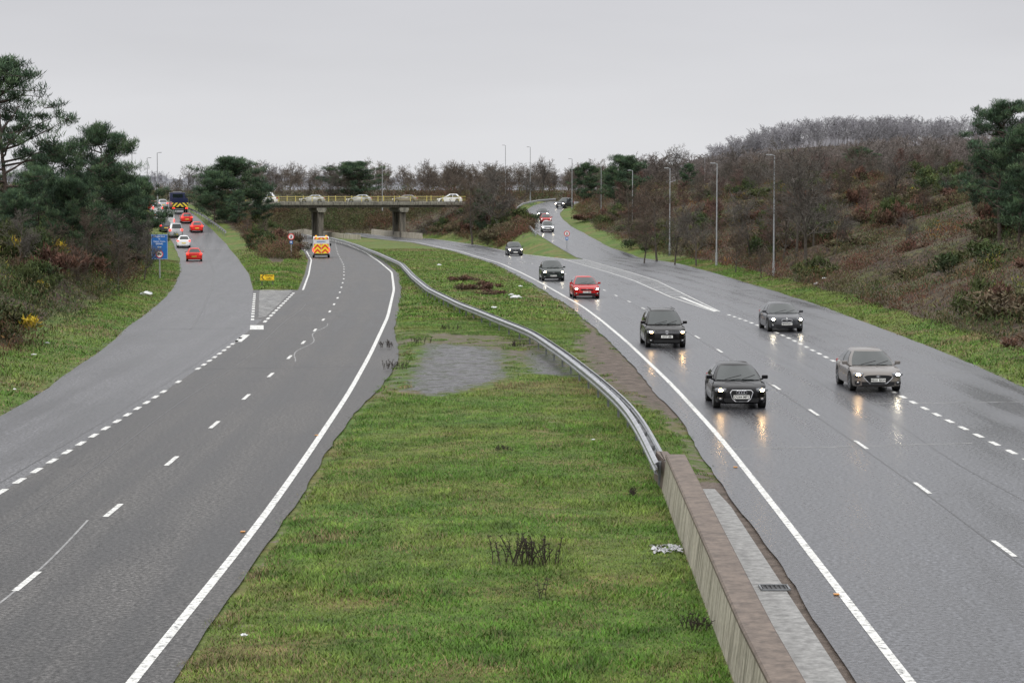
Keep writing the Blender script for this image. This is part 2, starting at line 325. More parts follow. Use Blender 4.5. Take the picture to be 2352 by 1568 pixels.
# ---------------------------------------------------------------- roads
def ribbon(name,l,r,y0,y1,zf,mat,ref,label,nx=8,off=0):
    ys=np.unique(np.concatenate([[y0],np.arange(math.ceil(y0),math.floor(y1)+1,1.0),[y1]])); 
    L=l(ys);R=r(ys); R=np.maximum(R,L+.02)
    s=np.linspace(0,1,nx+1); X=L[:,None]*(1-s)+R[:,None]*s; Y=np.repeat(ys[:,None],nx+1,1); Z=np.repeat(zf(ys)[:,None],nx+1,1)+off
    I=np.arange(X.size).reshape(X.shape); Fc=np.stack([I[:-1,:-1],I[:-1,1:],I[1:,1:],I[1:,:-1]],-1).reshape(-1,4)
    o=mesh_np(name,np.stack([X.ravel(),Y.ravel(),Z.ravel()],1),Fc,mat,smooth=True)
    u=(X-ref(Y)).ravel(); v=Y.ravel(); uvl=o.data.uv_layers.new(name='UVMap'); uvl.data.foreach_set('uv',np.stack([u,v],1)[Fc.ravel()].astype(np.float32).ravel())
    tag(o,label,'road',kind='structure'); return o
wav=lambda f,s,k=.05: (lambda Y: f(Y)+(vn(Y,s*7+np.zeros_like(np.asarray(Y,float)),1.3)-.5)*k*2+(vn(Y,s*9+np.zeros_like(np.asarray(Y,float)),9)-.5)*.2)
ribbon('road',lambda Y:GAP_L(Y),wav(LCR,1),-50,YN-40,zm,A_L,LINE_L,'worn dark asphalt carriageway curving away')
ribbon('slip_road',wav(LCL,2),lambda Y:GAP_L(Y),-50,YN-40,zm,A_S,LINE_L,'damp asphalt slip lane beside the carriageway')
Y575=G(575,755)[1]
mid=lambda Y: np.where(Y<Y575,GAP_L(Y),SLR(np.maximum(Y,YN))*np.clip((Y-Y575)/(YN-Y575),0,1)+GAP_L(np.minimum(Y,Y575))*(1-np.clip((Y-Y575)/(YN-Y575),0,1)))
ribbon('road',mid,wav(LCR,1),YN-40,YN,zm,A_L,LINE_L,'worn dark asphalt carriageway curving away')
ribbon('slip_road',wav(LCL,2),mid,YN-40,YN,zm,A_S,LINE_L,'damp asphalt slip lane beside the carriageway')
ribbon('road',MLL,wav(LCR,1),YN,480,zm,A_L,LINE_L,'worn asphalt carriageway passing under the bridge')
ribbon('slip_road',wav(SLL,2),SLR,YN,490,zl,A_S,LINE_L,'asphalt ramp climbing to the bridge')
ribbon('road',wav(RCL,3),wav(RSR,4),-50,YR,zm,A_R,LINE_R,'wet asphalt carriageway with shining surface',12)
ribbon('road',RCL,RMR,YR,480,zm,A_R,LINE_R,'wet asphalt carriageway coming from under the bridge')
ribbon('slip_road',RSL,wav(RSR,4),YR,500,zr,A_R,LINE_R,'wet slip road winding down from the bridge')
# ---------------------------------------------------------------- markings
def strip(segs,name,label,zf=zm,mat=None,off=.006):
    V=[];Fc=[]
    for f,y0,y1,w in segs:
        ys=np.unique(np.concatenate([[y0],np.arange(math.ceil(y0),math.floor(y1)+1,1.0),[y1]])) if y1-y0>1.2 else np.array([y0,y1])
        b=len(V)
        for y in ys: x=float(f(y)); z=float(zf(y))+off; V+=[(x-w/2,y,z),(x+w/2,y,z)]
        for i in range(len(ys)-1): q=b+2*i; Fc.append((q,q+1,q+3,q+2))
    o=mesh_np(name,V,Fc,mat or M_paint); tag(o,label,'road marking',kind='structure'); return o
strip([(LINE_L,20,470,.17)],'road_marking','solid white edge line along the median')
strip([(LINE_R,20,470,.16)],'road_marking','solid white edge line of the wet carriageway')
d0=G(65,1357)[1]; strip([(LANE_L,d0+9*k,d0+9*k+2,.13) for k in range(-2,40)],'road_marking','white dashed lane line')
d1=G(2305,1280)[1]; strip([(LANE_R,d1+9*k,d1+9*k+2,.11) for k in range(-2,34)],'road_marking','white dashed lane line')
yt=G(575,760)[1]; yt2=G(1650,716)[1]
strip([(GAP_L,40+2*k,41+2*k,.17) for k in range(int((yt-42)/2)) if not(78<40+2*k<90 and k%3)],'road_marking','short white dashes along the slip lane')
strip([(GAP_R,40+2*k,41+2*k,.17) for k in range(int((yt2-42)/2))],'road_marking','short white dashes along the slip lane')
fl=lambda Y: np.interp(Y,[yt,YN],[float(GAP_L(yt)),float(SLR(YN))])+.15
fr=lambda Y: np.interp(Y,[yt,YN],[float(GAP_L(yt))+.5,float(MLL(YN))])-.1
strip([(fl,yt+9+3*k,yt+10.8+3*k,.18) for k in range(12)]+[(fr,yt+7+3*k,yt+8.8+3*k,.18) for k in range(13)]+[(lambda Y:fl(Y)+.25,yt+1,yt+4.5,.7),(lambda Y:GAP_L(Y)+.1,yt-8,yt-3,.35)],'road_marking','white dashed borders and nose block of the hatched area')
V=[];Fc=[]
for k in range(26):
    y=yt+9+k*1.6
    if y>YN: break
    a,c=float(fl(y))+.3,float(fr(y))-.3
    if c-a<.3: continue
    b=len(V); z=float(zm(y))+.006; V+=[(a,y,z),(c,y+1.2,z),(c,y+1.65,z),(a,y+.45,z)]; Fc.append((b,b+1,b+2,b+3))
M_faint=simple('faded_paint',(.42,.42,.41),.5,0,.5,3)
o=mesh_np('road_marking',V,Fc,M_faint); tag(o,'faded white diagonal hatching before the grass nose','road marking',kind='structure')
strip([(lambda Y:MLL(Y)+.35,YN,440,.14)],'road_marking','white edge line')
V=[];Fc=[]
for py in (571,538):
    for k in range(8):
        a=G(470+k*6 if py==571 else 440+k*6,py,zl); b=len(V); z=float(zl(a[1]))+.006; V+=[(a[0]-.1,a[1]-.7,z),(a[0]+.12,a[1]-.7,z),(a[0]+.12,a[1]+.7,z),(a[0]-.1,a[1]+.7,z)]; Fc.append((b,b+1,b+2,b+3))
o=mesh_np('road_marking',V,Fc,M_paint); tag(o,'rumble strips painted across the ramp','road marking',kind='structure')
# right hatch
ga=lambda Y: np.interp(Y,[yt2,180,YR],[float(GAP_R(yt2)),G(1500,640)[0],float(RSL(YR))])
gb=lambda Y: np.interp(Y,[yt2,G(1540,682)[1],180,YR],[float(GAP_R(yt2))-.3,G(1540,682)[0],G(1450,640)[0],float(RMR(YR))-.6])
ym=G(1560,685)[1]
strip([(ga,yt2,YR,.09),(gb,yt2,YR,.11)]+[(lambda Y:(ga(Y)+gb(Y))/2,yt2+.5,ym+2,.26)],'road_marking','white borders and nose of the hatched area')
V=[];Fc=[]; y=ym
while y<YR-1:
    a,c=float(gb(y))+.1,float(ga(y+1.5))-.1; b=len(V); z=float(zm(y))+.009; V+=[(a,y+1.6,z),(c,y,z),(c,y+.25,z),(a,y+1.85,z)]; Fc.append((b,b+1,b+2,b+3)); y+=3.0
o=mesh_np('road_marking',V,Fc,M_paint); tag(o,'white diagonal hatching between carriageway and slip road','road marking',kind='structure')
strip([(lambda Y:RMR(Y)-.35,YR,460,.14)],'road_marking','white edge line')
# tar seams
M_tar=simple('tar_seam',(.014,.014,.015),.35); M_pale=simple('worn_seam',(.20,.20,.20),.6,0,.5,2)
strip([(lambda Y:LANE_L(Y)+.25*math.sin(Y*.2)-.25,25,48,.05),(lambda Y:LANE_L(Y)+.2*math.sin(Y*.5)+.25,92,118,.05)],'road_marking','pale worn joint in the asphalt',zm,M_pale,.004)
strip([(lambda Y:LANE_R(Y)-.1,30,150,.04),(lambda Y:LANE_R(Y)+1.9+.1*math.sin(Y*.3),30,110,.03),(lambda Y:GAP_L(Y)-.4,30,120,.05),(lambda Y:LANE_L(Y)-1.9+.12*math.sin(Y*.15),30,140,.03)],'road_marking','dark tar joint along the carriageway',zm,M_tar,.003)
sm_=edge([(440,757),(465,712),(488,660),(492,625),(480,590),(450,555),(430,530)],zf=zl,sm=5)
strip([(sm_,G(440,757)[1],300,.10)],'road_marking','dark joint between old and new asphalt on the ramp',zl,M_tar,.004)
def cross(f0,f1,y,dy,label,mat,w=.04):
    xs=np.linspace(f0,f1,14); V=[];Fc=[]
    for i,x in enumerate(xs): yy_=y+dy*i/13+.06*math.sin(i*2.1); z=float(zm(yy_))+.004; V+=[(x,yy_,z),(x,yy_+w*3,z)]
    Fc=[(2*i,2*i+2,2*i+3,2*i+1) for i in range(13)]; o=mesh_np('road_marking',V,Fc,mat); tag(o,label,'road marking',kind='structure')
cross(6,13,61,1.5,'pale cross joint in the asphalt',M_pale); cross(12,18,74,.8,'pale cross joint in the asphalt',M_pale); cross(12.5,18.3,86,.5,'pale cross joint in the asphalt',M_pale); cross(-18,-14.2,113,1,'dark cross joint in the asphalt',M_tar); cross(-13,-6.5,88,2,'dark cross joint in the asphalt',M_tar)
# gutter channel + grate
ribbon('gutter',lambda Y:wl(Y)+.5,lambda Y:np.interp(Y,[20,33,50,56],[4.8,4.88,4.95,4.75]),18,53,zm,M_gut,LINE_R,'wet concrete drainage channel beside the wall',3,.008)
gx,gy=G(1785,1353)
r=empty('drain_grate',(gx-.05,gy,.02)); tag(r,'rusty iron drain grate set in the concrete channel','drain')
obj('frame',[gbox((0,.24,.01),(.5,.03,.03)),gbox((0,-.24,.01),(.5,.03,.03)),gbox((.25,0,.01),(.03,.5,.03)),gbox((-.25,0,.01),(.03,.5,.03))],M_galvd,r)
obj('grille',[gbox((-.2+.08*i,0,.008),(.03,.46,.02)) for i in range(6)]+[gbox((0,0,-.004),(.46,.46,.004))],M_blk,r)
# ---------------------------------------------------------------- concrete wall
def sweep(path,prof):
    V=[];Fc=[];n=len(prof)
    for i,(x,y,z) in enumerate(path):
        a=path[max(i-1,0)];b=path[min(i+1,len(path)-1)]; d=Vector((b[0]-a[0],b[1]-a[1],0)).normalized(); nr=Vector((d.y,-d.x,0))
        for u,w in prof: V.append((x+nr.x*u,y+nr.y*u,z+w))
    for i in range(len(path)-1):
        for j in range(n): Fc.append((i*n+j,i*n+(j+1)%n,(i+1)*n+(j+1)%n,(i+1)*n+j))
    Fc+= [tuple(range(n)),tuple(range((len(path)-1)*n,len(path)*n))]
    return V,Fc
r=empty('concrete_wall',(0,0,0)); tag(r,'stained concrete barrier wall with brown coping on the median','wall')
pth=[(float(wl(y)),float(y),0) for y in np.linspace(15,52.5,30)]
obj('wall',sweep(pth,[(0,-.2),(.56,-.2),(.55,.82),(.115,.82)]),M_wall,r)
obj('coping',sweep(pth,[(.10,.822),(.58,.822),(.58,.87),(.55,.90),(.13,.90),(.10,.87)]),M_cope,r)
obj('end_block',[sweep([(3.72,52.52,0),(3.62,54.6,0)],[(-.15,-.2),(.22,-.2),(.20,.72),(-.08,.72)])],M_cope,r)
# ---------------------------------------------------------------- safety barriers
def barrier(pts,zf,label,h=.72,step=3.2,double=True,maxp=100):
    P=[G(a,b,zf,h) for a,b in pts]; P=[Vector((x,y)) for x,y in P]
    D_=[0]
    for i in range(1,len(P)): D_.append(D_[-1]+(P[i]-P[i-1]).length)
    n=int(D_[-1]/.8); s=np.linspace(0,D_[-1],n); X=np.interp(s,D_,[p.x for p in P]);Y=np.interp(s,D_,[p.y for p in P])
    k=np.hanning(17);k/=k.sum()
    X=np.convolve(np.pad(X,8,mode='reflect',reflect_type='odd'),k,'valid'); Y=np.convolve(np.pad(Y,8,mode='reflect',reflect_type='odd'),k,'valid')
    path=[(float(x),float(y),float(zf(y))) for x,y in zip(X,Y)]
    r=empty('safety_barrier',(0,0,0)); tag(r,label,'crash barrier')
    W=[(.0,.42),(.03,.44),(.08,.47),(.08,.53),(.02,.56),(.02,.60),(.08,.63),(.08,.69),(.03,.72),(.0,.74)]
    W=[(u,w-.74+h) for u,w in W]
    sides=[1,-1] if double else [1]
    for sd in sides:
        pr=[(sd*(u+.10),w) for u,w in W]+[(sd*(u+.08),w) for u,w in W[::-1]]
        obj('rail',sweep(path,pr),M_galv,r,True,ang=50)
    m=max(2,min(maxp,int(D_[-1]/step))); pm=None
    for i in np.linspace(1,len(path)-2,m).astype(int):
        x,y,z=path[i]
        if pm is None: pm=obj('post',[gbox((0,0,(h-.1)/2-.1),(.07,.1,h+.1),.01),gbox((0,0,h-.14),(.16,.06,.12))],M_galvd,r); o=pm
        else: o=pm.copy(); link(o)
        o.location=(x,y,z); 
    return r
barrier([(1520,1060),(1497,1015),(1470,965),(1437,922),(1380,872),(1300,810),(1225,760),(1150,731),(1060,696),(985,660),(950,632),(922,603),(870,580),(825,563),(790,552),(760,545)],zm,'long double-sided galvanised crash barrier curving along the grass median')
barrier([(1230,534),(1212,515),(1195,500),(1184,488),(1183,478),(1200,466),(1235,459),(1275,456)],zr,'galvanised crash barrier along the outside of the slip road',.75,3.5,False)
barrier([(517,530),(495,513),(468,494),(440,480),(425,474)],zl,'galvanised crash barrier beside the climbing ramp',.75,3.5,False)
# ---------------------------------------------------------------- bridge
ba=at(560,470,398); bb=at(1085,462,408); 
bx0,bx1=ba[0],bb[0]; L=bx1-bx0; ang=math.atan2(bb[1]-ba[1],L); zd=4.35
r=empty('road_bridge',(bx0,ba[1],0),ang); tag(r,'low concrete road bridge with yellow railings on tapered piers','bridge')
obj('deck',[gbox((L/2,5.5,zd-.22),(L,11,.34)),gbox((L/2,.2,zd-.03),(L,.5,.44),.03),gbox((L/2,10.8,zd),(L,.5,.6))],M_beam,r)
obj('girder',[gbox((L/2,.9+i*1.9,zd-.62),(L,.45,.45)) for i in range(6)],M_bridge,r)
for px in (746,938):
    x=at(px,500,403)[0]-bx0
    p=empty('pier',(x,5,0),0,r)
    for y0_ in (-4,2.6): obj('column',gprism([(-.42,-3.2),(.42,-3.2),(.52,zd-1.65),(-.52,zd-1.65)],y0_,y0_+1.2),M_bridge,p)
    obj('crosshead',gprism([(-.58,zd-1.65),(.58,zd-1.65),(.85,zd-1.25),(.85,zd-.86),(-.85,zd-.86),(-.85,zd-1.25)],-5.1,5),M_beam,p)
M_yel=simple('faded_yellow',(.50,.42,.12),.6)
for side in (.2,10.8):
    q=empty('railing',(0,side,0),0,r)
    obj('rail',[gbox((L/2,0,zd+1.15),(L,.07,.09)),gbox((L/2,0,zd+.80),(L,.04,.05)),gbox((L/2,0,zd+.50),(L,.04,.05))],M_yel if side<1 else M_galvd,q)
    pm=None
    for i in range(int(L/3)+1):
        if pm is None: pm=obj('post',gbox((0,0,zd+.78),(.12,.1,1.05)),M_yel,q); k=pm
        else: k=pm.copy(); link(k)
        k.location=(.3+i*3,-.01,0)
def lowwall(pts,h,w,label,zf=zm):
    P=[G(a,b,zf) for a,b in pts]; path=[(x,y,float(zf(y))) for x,y in P]
    o=obj('concrete_barrier',sweep(path,[(-w/2,-.3),(w/2,-.3),(w/2*.7,h),(-w/2*.7,h)]),M_wall); tag(o,label,'barrier')
lowwall([(826,551),(790,549),(745,543),(700,538)],.9,.5,'pale concrete parapet in the median below the bridge')
lowwall([(968,549),(930,546),(880,541),(855,538)],1.0,.5,'pale concrete parapet beside the carriageway by the bridge pier')
lowwall([(640,545),(700,535),(730,532)],.8,.4,'low concrete parapet under the bridge span')
# ---------------------------------------------------------------- lamps
def lamp(px,top,h,bd=None,armdir=-1,base=None):
    d=bd; x,_,zt=at(px,top,d); z0=zt-h
    r=empty('street_lamp',(x,d,z0)); tag(r,'tall grey steel street lamp on the verge','street lamp','street lamps along the roads')
    obj('pole',[gcyl((0,0,-.3),(0,0,1.4),.12,.11,10),gcyl((0,0,1.4),(0,0,h),.075,.05,8)],M_pole,r,True)
    obj('arm',gcyl((0,0,h-.02),(armdir*.25,0,h+.03),.03,.025,6),M_pole,r,True)
    obj('lamp_head',gbox((armdir*.42,0,h+.04),(.5,.24,.10),.04),M_pole,r,True)
for px,top,d,h in ((1779,357,180,10),(1647,376,216,10),(1539,387,256,10),(1453,392,301,10),(1381,382,346,10),(1314,365,394,10),(1218,338,420,10),(1161,334,455,10),(878,375,440,9)): lamp(px,top,h,d,-1)
for px,top,d in ((303,353,330),(338,363,370),(361,351,340),(1508,350,520),(1619,360,470),(1737,350,500)): lamp(px,top,8,d,1)
# ---------------------------------------------------------------- signs
M_blue=simple('sign_blue',(.015,.13,.42),.4,0,.08); M_sw=simple('sign_white',(.75,.75,.75),.4,0,.05); M_sr=simple('sign_red',(.6,.02,.02),.4); M_sy=simple('sign_yellow',(.85,.55,.02),.4,0,.08)
def arrow(cx,cz,s):
    return [gprism([(cx-s,cz),(cx-.3*s,cz+.5*s),(cx-.3*s,cz+.17*s),(cx+s,cz+.17*s),(cx+s,cz-.17*s),(cx-.3*s,cz-.17*s),(cx-.3*s,cz-.5*s)],-.045,-.035)]
x,y=G(367,642); z=terr(x,y); s=y/5123
r=empty('road_sign',(x,y,z)); tag(r,'tall blue weight limit sign with round lorry symbol on grey post','road sign')
obj('post',gcyl((.0,.06,-.2),(0,.06,2.2),.06,None,10),M_pole,r,True)
zc=(642-570)*s; w=38*s; h=57*s
obj('panel',gbox((0,0,zc),(w,.04,h),.015),M_blue,r)
fr_=obj('border',[gbox((0,-.028,zc+h/2-.04),(w-.06,.01,.015)),gbox((0,-.028,zc-h/2+.04),(w-.06,.01,.015)),gbox((w/2-.03,-.028,zc),(.015,.01,h-.08)),gbox((-w/2+.03,-.028,zc),(.015,.01,h-.08))],M_sw,r)
for i,(tx,sz) in enumerate((('Weight limit',.185),('at',.17),('Upton Cross',.185),('(B3068)',.185))): text('lettering',tx,sz,M_sw,r,(0,-.035,zc+h/2-.17-.2*i),bold=.001)
obj('arrow',[(v,f) for v,f in arrow(0,zc-.02,.17)],M_sw,r)
rc=zc-h/2+.42
obj('symbol',[gcyl((0,-.03,rc),(0,-.037,rc),.3,None,28)],M_sw,r); obj('ring',gring((0,-.04,rc),.28,.035,28),M_sr,r)
obj('lorry_symbol',[gbox((-.03,-.042,rc+.03),(.24,.01,.13)),gbox((.14,-.042,rc+.0),(.07,.01,.1)),gcyl((-.1,-.04,rc-.06),(-.1,-.05,rc-.06),.035),gcyl((.11,-.04,rc-.06),(.11,-.05,rc-.06),.035)],M_ink,r)
x,y=G(614,661); z=terr(x,y)
r=empty('diversion_sign',(x,y,z)); tag(r,'low yellow diverted traffic sign on a folding frame on grass','road sign')
obj('panel',gbox((0,0,.60),(1.02,.03,.46),.01),M_sy,r); obj('frame',[gcyl((-.4,.03,0),(-.4,.03,.5),.02,None,6),gcyl((.4,.03,0),(.4,.03,.5),.02,None,6),gcyl((-.4,.4,0),(-.4,.03,.5),.02,None,6),gcyl((.4,.4,0),(.4,.03,.5),.02,None,6)],M_galvd,r)
obj('border',[gbox((0,-.022,.82),(.98,.008,.015)),gbox((0,-.022,.42),(.98,.008,.015))],M_ink,r)
obj('chevron',[gprism([(-.45,.62),(-.3,.80),(-.22,.80),(-.37,.62),(-.22,.44),(-.3,.44)],-.03,-.02)],M_ink,r)
text('lettering','Diverted',.17,M_ink,r,(.13,-.025,.72),bold=.002); text('lettering','traffic',.17,M_ink,r,(.13,-.025,.53),bold=.002)
def noped(px,py,d_=None):
    x,y=G(px,py); z=terr(x,y)
    r=empty('road_sign',(x,y,z)); tag(r,'round red-ringed no pedestrians sign above small blue sign','road sign','no pedestrians signs at the slip road noses')
    h=(py-550)*y/5123
    obj('post',gcyl((0,.05,-.3),(0,.05,h+.2),.045,None,8),M_pole,r,True)
    obj('symbol',gcyl((0,0,h),(0,-.02,h),.33,None,26),M_sw,r); obj('ring',gring((0,-.02,h),.31,.045,26),M_sr,r)
    obj('walker_symbol',[gell((0,-.03,h+.14),(.035,.01,.04)),gprism([(-.05,h-.02),(.05,h-.02),(.06,h+.1),(-.05,h+.1)],-.04,-.025),gprism([(-.1,h-.2),(-.05,h-.2),(.03,h-.02),(-.05,h-.02)],-.04,-.025),gprism([(.06,h-.2),(.11,h-.2),(.05,h-.02),(-.01,h-.02)],-.04,-.025),gprism([(-.03,h+.08),(.04,h+.08),(.14,h-.01),(.11,h-.03)],-.04,-.025)],M_ink,r)
    obj('panel',gbox((0,0,h-.62),(.34,.03,.36),.01),M_blue,r); obj('lettering',[gcyl((0,-.017,h-.6),(0,-.025,h-.6),.09)],M_sw,r)
noped(669,600); noped(1302,584)
# ---------------------------------------------------------------- cars
def plate_(root,y,z,s,mat,face=-1):
    p=obj('number_plate',gbox((0,0,0),(.52,.02,.115),.004),mat,root,loc=(0,y,z),rotz=0 if face<0 else math.pi)
    if s: text('lettering',s,.105,M_ink,p,(0,-.014,0),bold=.003)
WH={}
def wheel(root,x,y,r,side):
    w=empty('wheel',(x,y,r),0,root); k=(r,side)
    if k not in WH:
        t=obj('tyre',[gcyl((-.11,0,0),(.11,0,0),r,None,24)],M_tyre,w,True)
        sx=side
        sp_=[gcyl((sx*.08,0,0),(sx*.118,0,0),r*.18,None,10),]
        for i in range(5):
            a=2*math.pi*i/5; c,s=math.cos(a),math.sin(a)
            sp_.append(([(sx*.116,-s*.035,c*.035),(sx*.116,s*.035,-c*.035),(sx*.116,s*.03+c*r*.62,-c*.03+s*r*.62),(sx*.116,-s*.03+c*r*.62,c*.03+s*r*.62)],[(0,1,2,3)]))
        V=[];Fc=[];n=24
        for q in (r*.60,r*.68):
            for i in range(n): a=2*math.pi*i/n; V.append((sx*.115,q*math.cos(a),q*math.sin(a)))
        Fc=[(i,(i+1)%n,n+(i+1)%n,n+i) for i in range(n)]
        m=obj('rim',sp_+[(V,Fc)],M_rim,w); WH[k]=(t,m)
    else:
        for q in WH[k]: c=q.copy(); link(c); c.parent=w
def car(label,cat,xy,z,yaw,L=4.1,W=1.76,H=1.44,belt=.93,paint=None,front=None,plate=None,lamps=(None,None),rear=False,cowl=.26,roofF=.47,roofR=.80,rr=.32,group=None,name='car',roofrails=False,brake=None,backY=.96,rw=.625):
    root=empty(name,(xy[0],xy[1],z),yaw); tag(root,label,cat,group)
    h2=W/2; T=[0,.006,.015,.03,.05,.08,.12,.17,.22,.26,.33,.42,.5,.58,.66,.9,.94,.965,.985,1]
    fy,ry=.185,.80; ra=rr+.055; yy=[-L/2+t*L for t in T]
    for c in (fy,ry):
        cy=-L/2+c*L; yy=[y for y in yy if abs(y-cy)>ra+.03]
        yy+=[cy+sg*ra*q for sg in (-1,1) for q in (1.012,1,.94,.8,.55,.28)]+[cy]
    yy=sorted(set(yy)); zt=lambda t:np.interp(t,[0,.02,.05,.14,.25,.4,.8,.955,.985,1],[.67,.745,.80,.885,.955,1.0,1.03,1.03,.97,.86])*belt
    hw=lambda t:np.interp(t,[0,.01,.03,.07,.15,.3,.8,.92,.97,1],[.62,.73,.845,.93,.985,1,1,.965,.91,.80])*h2
    V=[];Fc=[];n=0
    for y in yy:
        t=(y+L/2)/L; zb=np.interp(t,[0,.03,.97,1],[.24,.19,.2,.3])
        for c in (fy,ry):
            dy=abs(y-(-L/2+c*L))
            if dy<=ra: zb=max(zb,rr+math.sqrt(max(0,ra*ra-dy*dy)))
        a=zt(t); w=hw(t); q=lambda f: zb+(a-zb)*f
        half=[(0,zb),(.8*w,zb),(.965*w,q(.04)),(1.0*w,q(.22)),(1.0*w,q(.55)),(.965*w,q(.68)),(.98*w,q(.80)),(.92*w,q(.92)),(.78*w,q(1)),(.45*w,q(1)+.022),(0,q(1)+.03)]
        ring=half+[(-x,z_) for x,z_ in half[-2:0:-1]]; n=len(ring); V+=[(x,y,z_) for x,z_ in ring]
    for i in range(len(yy)-1):
        for j in range(n): Fc.append((i*n+j,i*n+(j+1)%n,(i+1)*n+(j+1)%n,(i+1)*n+j))
    Fc+=[tuple(range(n)),tuple(range((len(yy)-1)*n,len(yy)*n))]
    obj('body',(V,Fc),paint,root,True,ang=40)
    yf0,yf1,yr1,yr0=-L/2+(cowl-.01)*L,-L/2+roofF*L,-L/2+roofR*L,-L/2+backY*L
    def cab(u,h,o=0):
        hh=min(h,.93)/.93; w=(h2*.91)*(1-hh)+(h2*rw)*hh; w+=h2*.045*math.sin(math.pi*hh); a=yf0*(1-hh)+yf1*hh; b=yr0*(1-hh)+yr1*hh; z_=belt*.96+(H-.095-belt*.96)*hh
        if h>.93: k=(h-.93)/.07; w*=1-.16*k; a+=.16*k; b-=.12*k; z_+=.065*k
        bow=.14
        pts=[(0,a-bow),(.35*w,a-bow*.85),(.7*w,a-bow*.35),(.92*w,a+.06),(w,a+.22),(w*1.01,(a+b)/2),(w*.985,b-.2),(.9*w,b-.03),(.5*w,b+.03),(0,b+.045)]
        s=u*9; i=min(int(s),8); f=s-i; return (pts[i][0]*(1-f)+pts[i+1][0]*f, pts[i][1]*(1-f)+pts[i+1][1]*f, z_)
    us=[i/9 for i in range(10)]; hs=[0,.3,.6,.93,.975,1.0]; V=[];Fc=[]
    for h in hs:
        ring=[cab(u,h) for u in us]; ring=ring+[(-p[0],p[1],p[2]) for p in ring[-2:0:-1]]; m=len(ring); V+=ring
    for i in range(len(hs)-1):
        for j in range(m): Fc.append((i*m+j,i*m+(j+1)%m,(i+1)*m+(j+1)%m,(i+1)*m+j))
    b=(len(hs)-1)*m; cen=len(V); V.append((0,(yf1+yr1)/2,H)); Fc+=[(b+j,b+(j+1)%m,cen) for j in range(m)]
    obj('roof',(V,Fc),paint,root,True,ang=40)
    def patch(u0,u1,h0,h1,off,mir,nu=5):
        V=[];Fc=[];nh=4
        ul=[u0+(u1-u0)*i/nu for i in range(nu+1)]
        if mir=='c': ul=[-u for u in ul[::-1]]+ul[1:]
        for j in range(nh+1):
            h=h0+(h1-h0)*j/nh
            for u in ul:
                q=cab(abs(u),h); sg=-1 if (u<0 or mir=='l') else 1
                V.append((sg*(q[0]+off[0]*(1 if abs(u)>.1 else 0)),q[1]+off[1],q[2]+off[2]))
        m=len(ul)
        for j in range(nh):
            for i in range(m-1): Fc.append((j*m+i,j*m+i+1,(j+1)*m+i+1,(j+1)*m+i))
        return V,Fc
    obj('windscreen',patch(0,.325,.04,.93,(0,-.014,.012),'c'),M_glass,root,True)
    obj('rear_window',patch(.80,1.0,.16,.88,(0,.014,.008),'c'),M_glass,root,True)
    for sd in ('r','l'):
        obj('side_window',[patch(.455,.548,.12,.91,(.012,0,.002),sd),patch(.560,.655,.12,.91,(.012,0,.002),sd)],M_glass,root,True)
        sg=1 if sd=='r' else -1
        mr=empty('wing_mirror',(sg*(h2*.93),yf0+.36,belt+.02),0,root)
        obj('housing',[gbox((sg*.11,0,.04),(.20,.12,.13),.04),gbox((sg*.0,.01,-.03),(.10,.06,.04))],paint,mr,True); obj('mirror_glass',gbox((sg*.11,.062,.04),(.16,.006,.10)),M_chr,mr)
    if not rear: obj('wiper',[gcyl((-.45,yf0-.09,belt*.985+.03),(.1,yf0+.02,belt*.985+.16),.012,None,5),gcyl((.1,yf0-.10,belt*.985+.03),(.55,yf0+.08,belt*.985+.16),.012,None,5)],M_blk,root)
    for c in (fy,ry):
        for sg in (-1,1): wheel(root,sg*(h2-.125),-L/2+c*L,rr,sg)
    fz=belt
    if front:
        Fy=-L/2
        obj('lower_intake',[gprism([(-.52*h2*1.2,.25),(.52*h2*1.2,.25),(.66*h2,.38),(-.66*h2,.38)],Fy-.012,Fy+.05)],M_blk,root)
        for i,sg in enumerate((-1,1)):
            hl=empty('headlight',(sg*h2*.76,Fy+.10,fz*.71),0,root); hl.rotation_euler[2]=sg*.42
            obj('lens',gbox((0,0,0),(.38,.20,.11),.04),M_lens,hl,True)
            lm=lamps[i]
            if lm: obj('lamp',gell((-sg*.03,-.085,0),(.085,.04,.045)),lm,hl,True)
            fg=empty('fog_light',(sg*h2*.78,Fy+.085,.35),0,root)
            obj('surround',gbox((0,0,0),(.22,.12,.12),.03),M_blk,fg,True); obj('lens',gell((0,-.05,0),(.05,.03,.04)),M_lens,fg,True)
        if front=='hexframe':
            P=[(-.30,.36),(-.20,.27),(.20,.27),(.30,.36),(.37,.56),(.31,.635),(-.31,.635),(-.37,.56)]
            obj('grille',gprism(P,Fy-.022,Fy+.06),M_blk,root); n_=len(P)
            obj('grille_frame',[gcyl((P[i][0],Fy-.025,P[i][1]),(P[(i+1)%n_][0],Fy-.025,P[(i+1)%n_][1]),.015,None,6) for i in range(n_)],M_chr,root)
            obj('badge',[gring((-.12+.08*i,Fy-.035,.565),.052,.011,16) for i in range(4)],M_chr,root); pz=.42
        elif front=='bars':
            obj('grille',gbox((0,Fy-.0,fz*.70),(h2*1.22,.07,.15),.02),M_blk,root)
            obj('grille_bar',[gbox((0,Fy-.04,fz*.70+q),(h2*1.2,.012,.02)) for q in (-.035,.035)],M_chr,root)
            c_=fz*.70
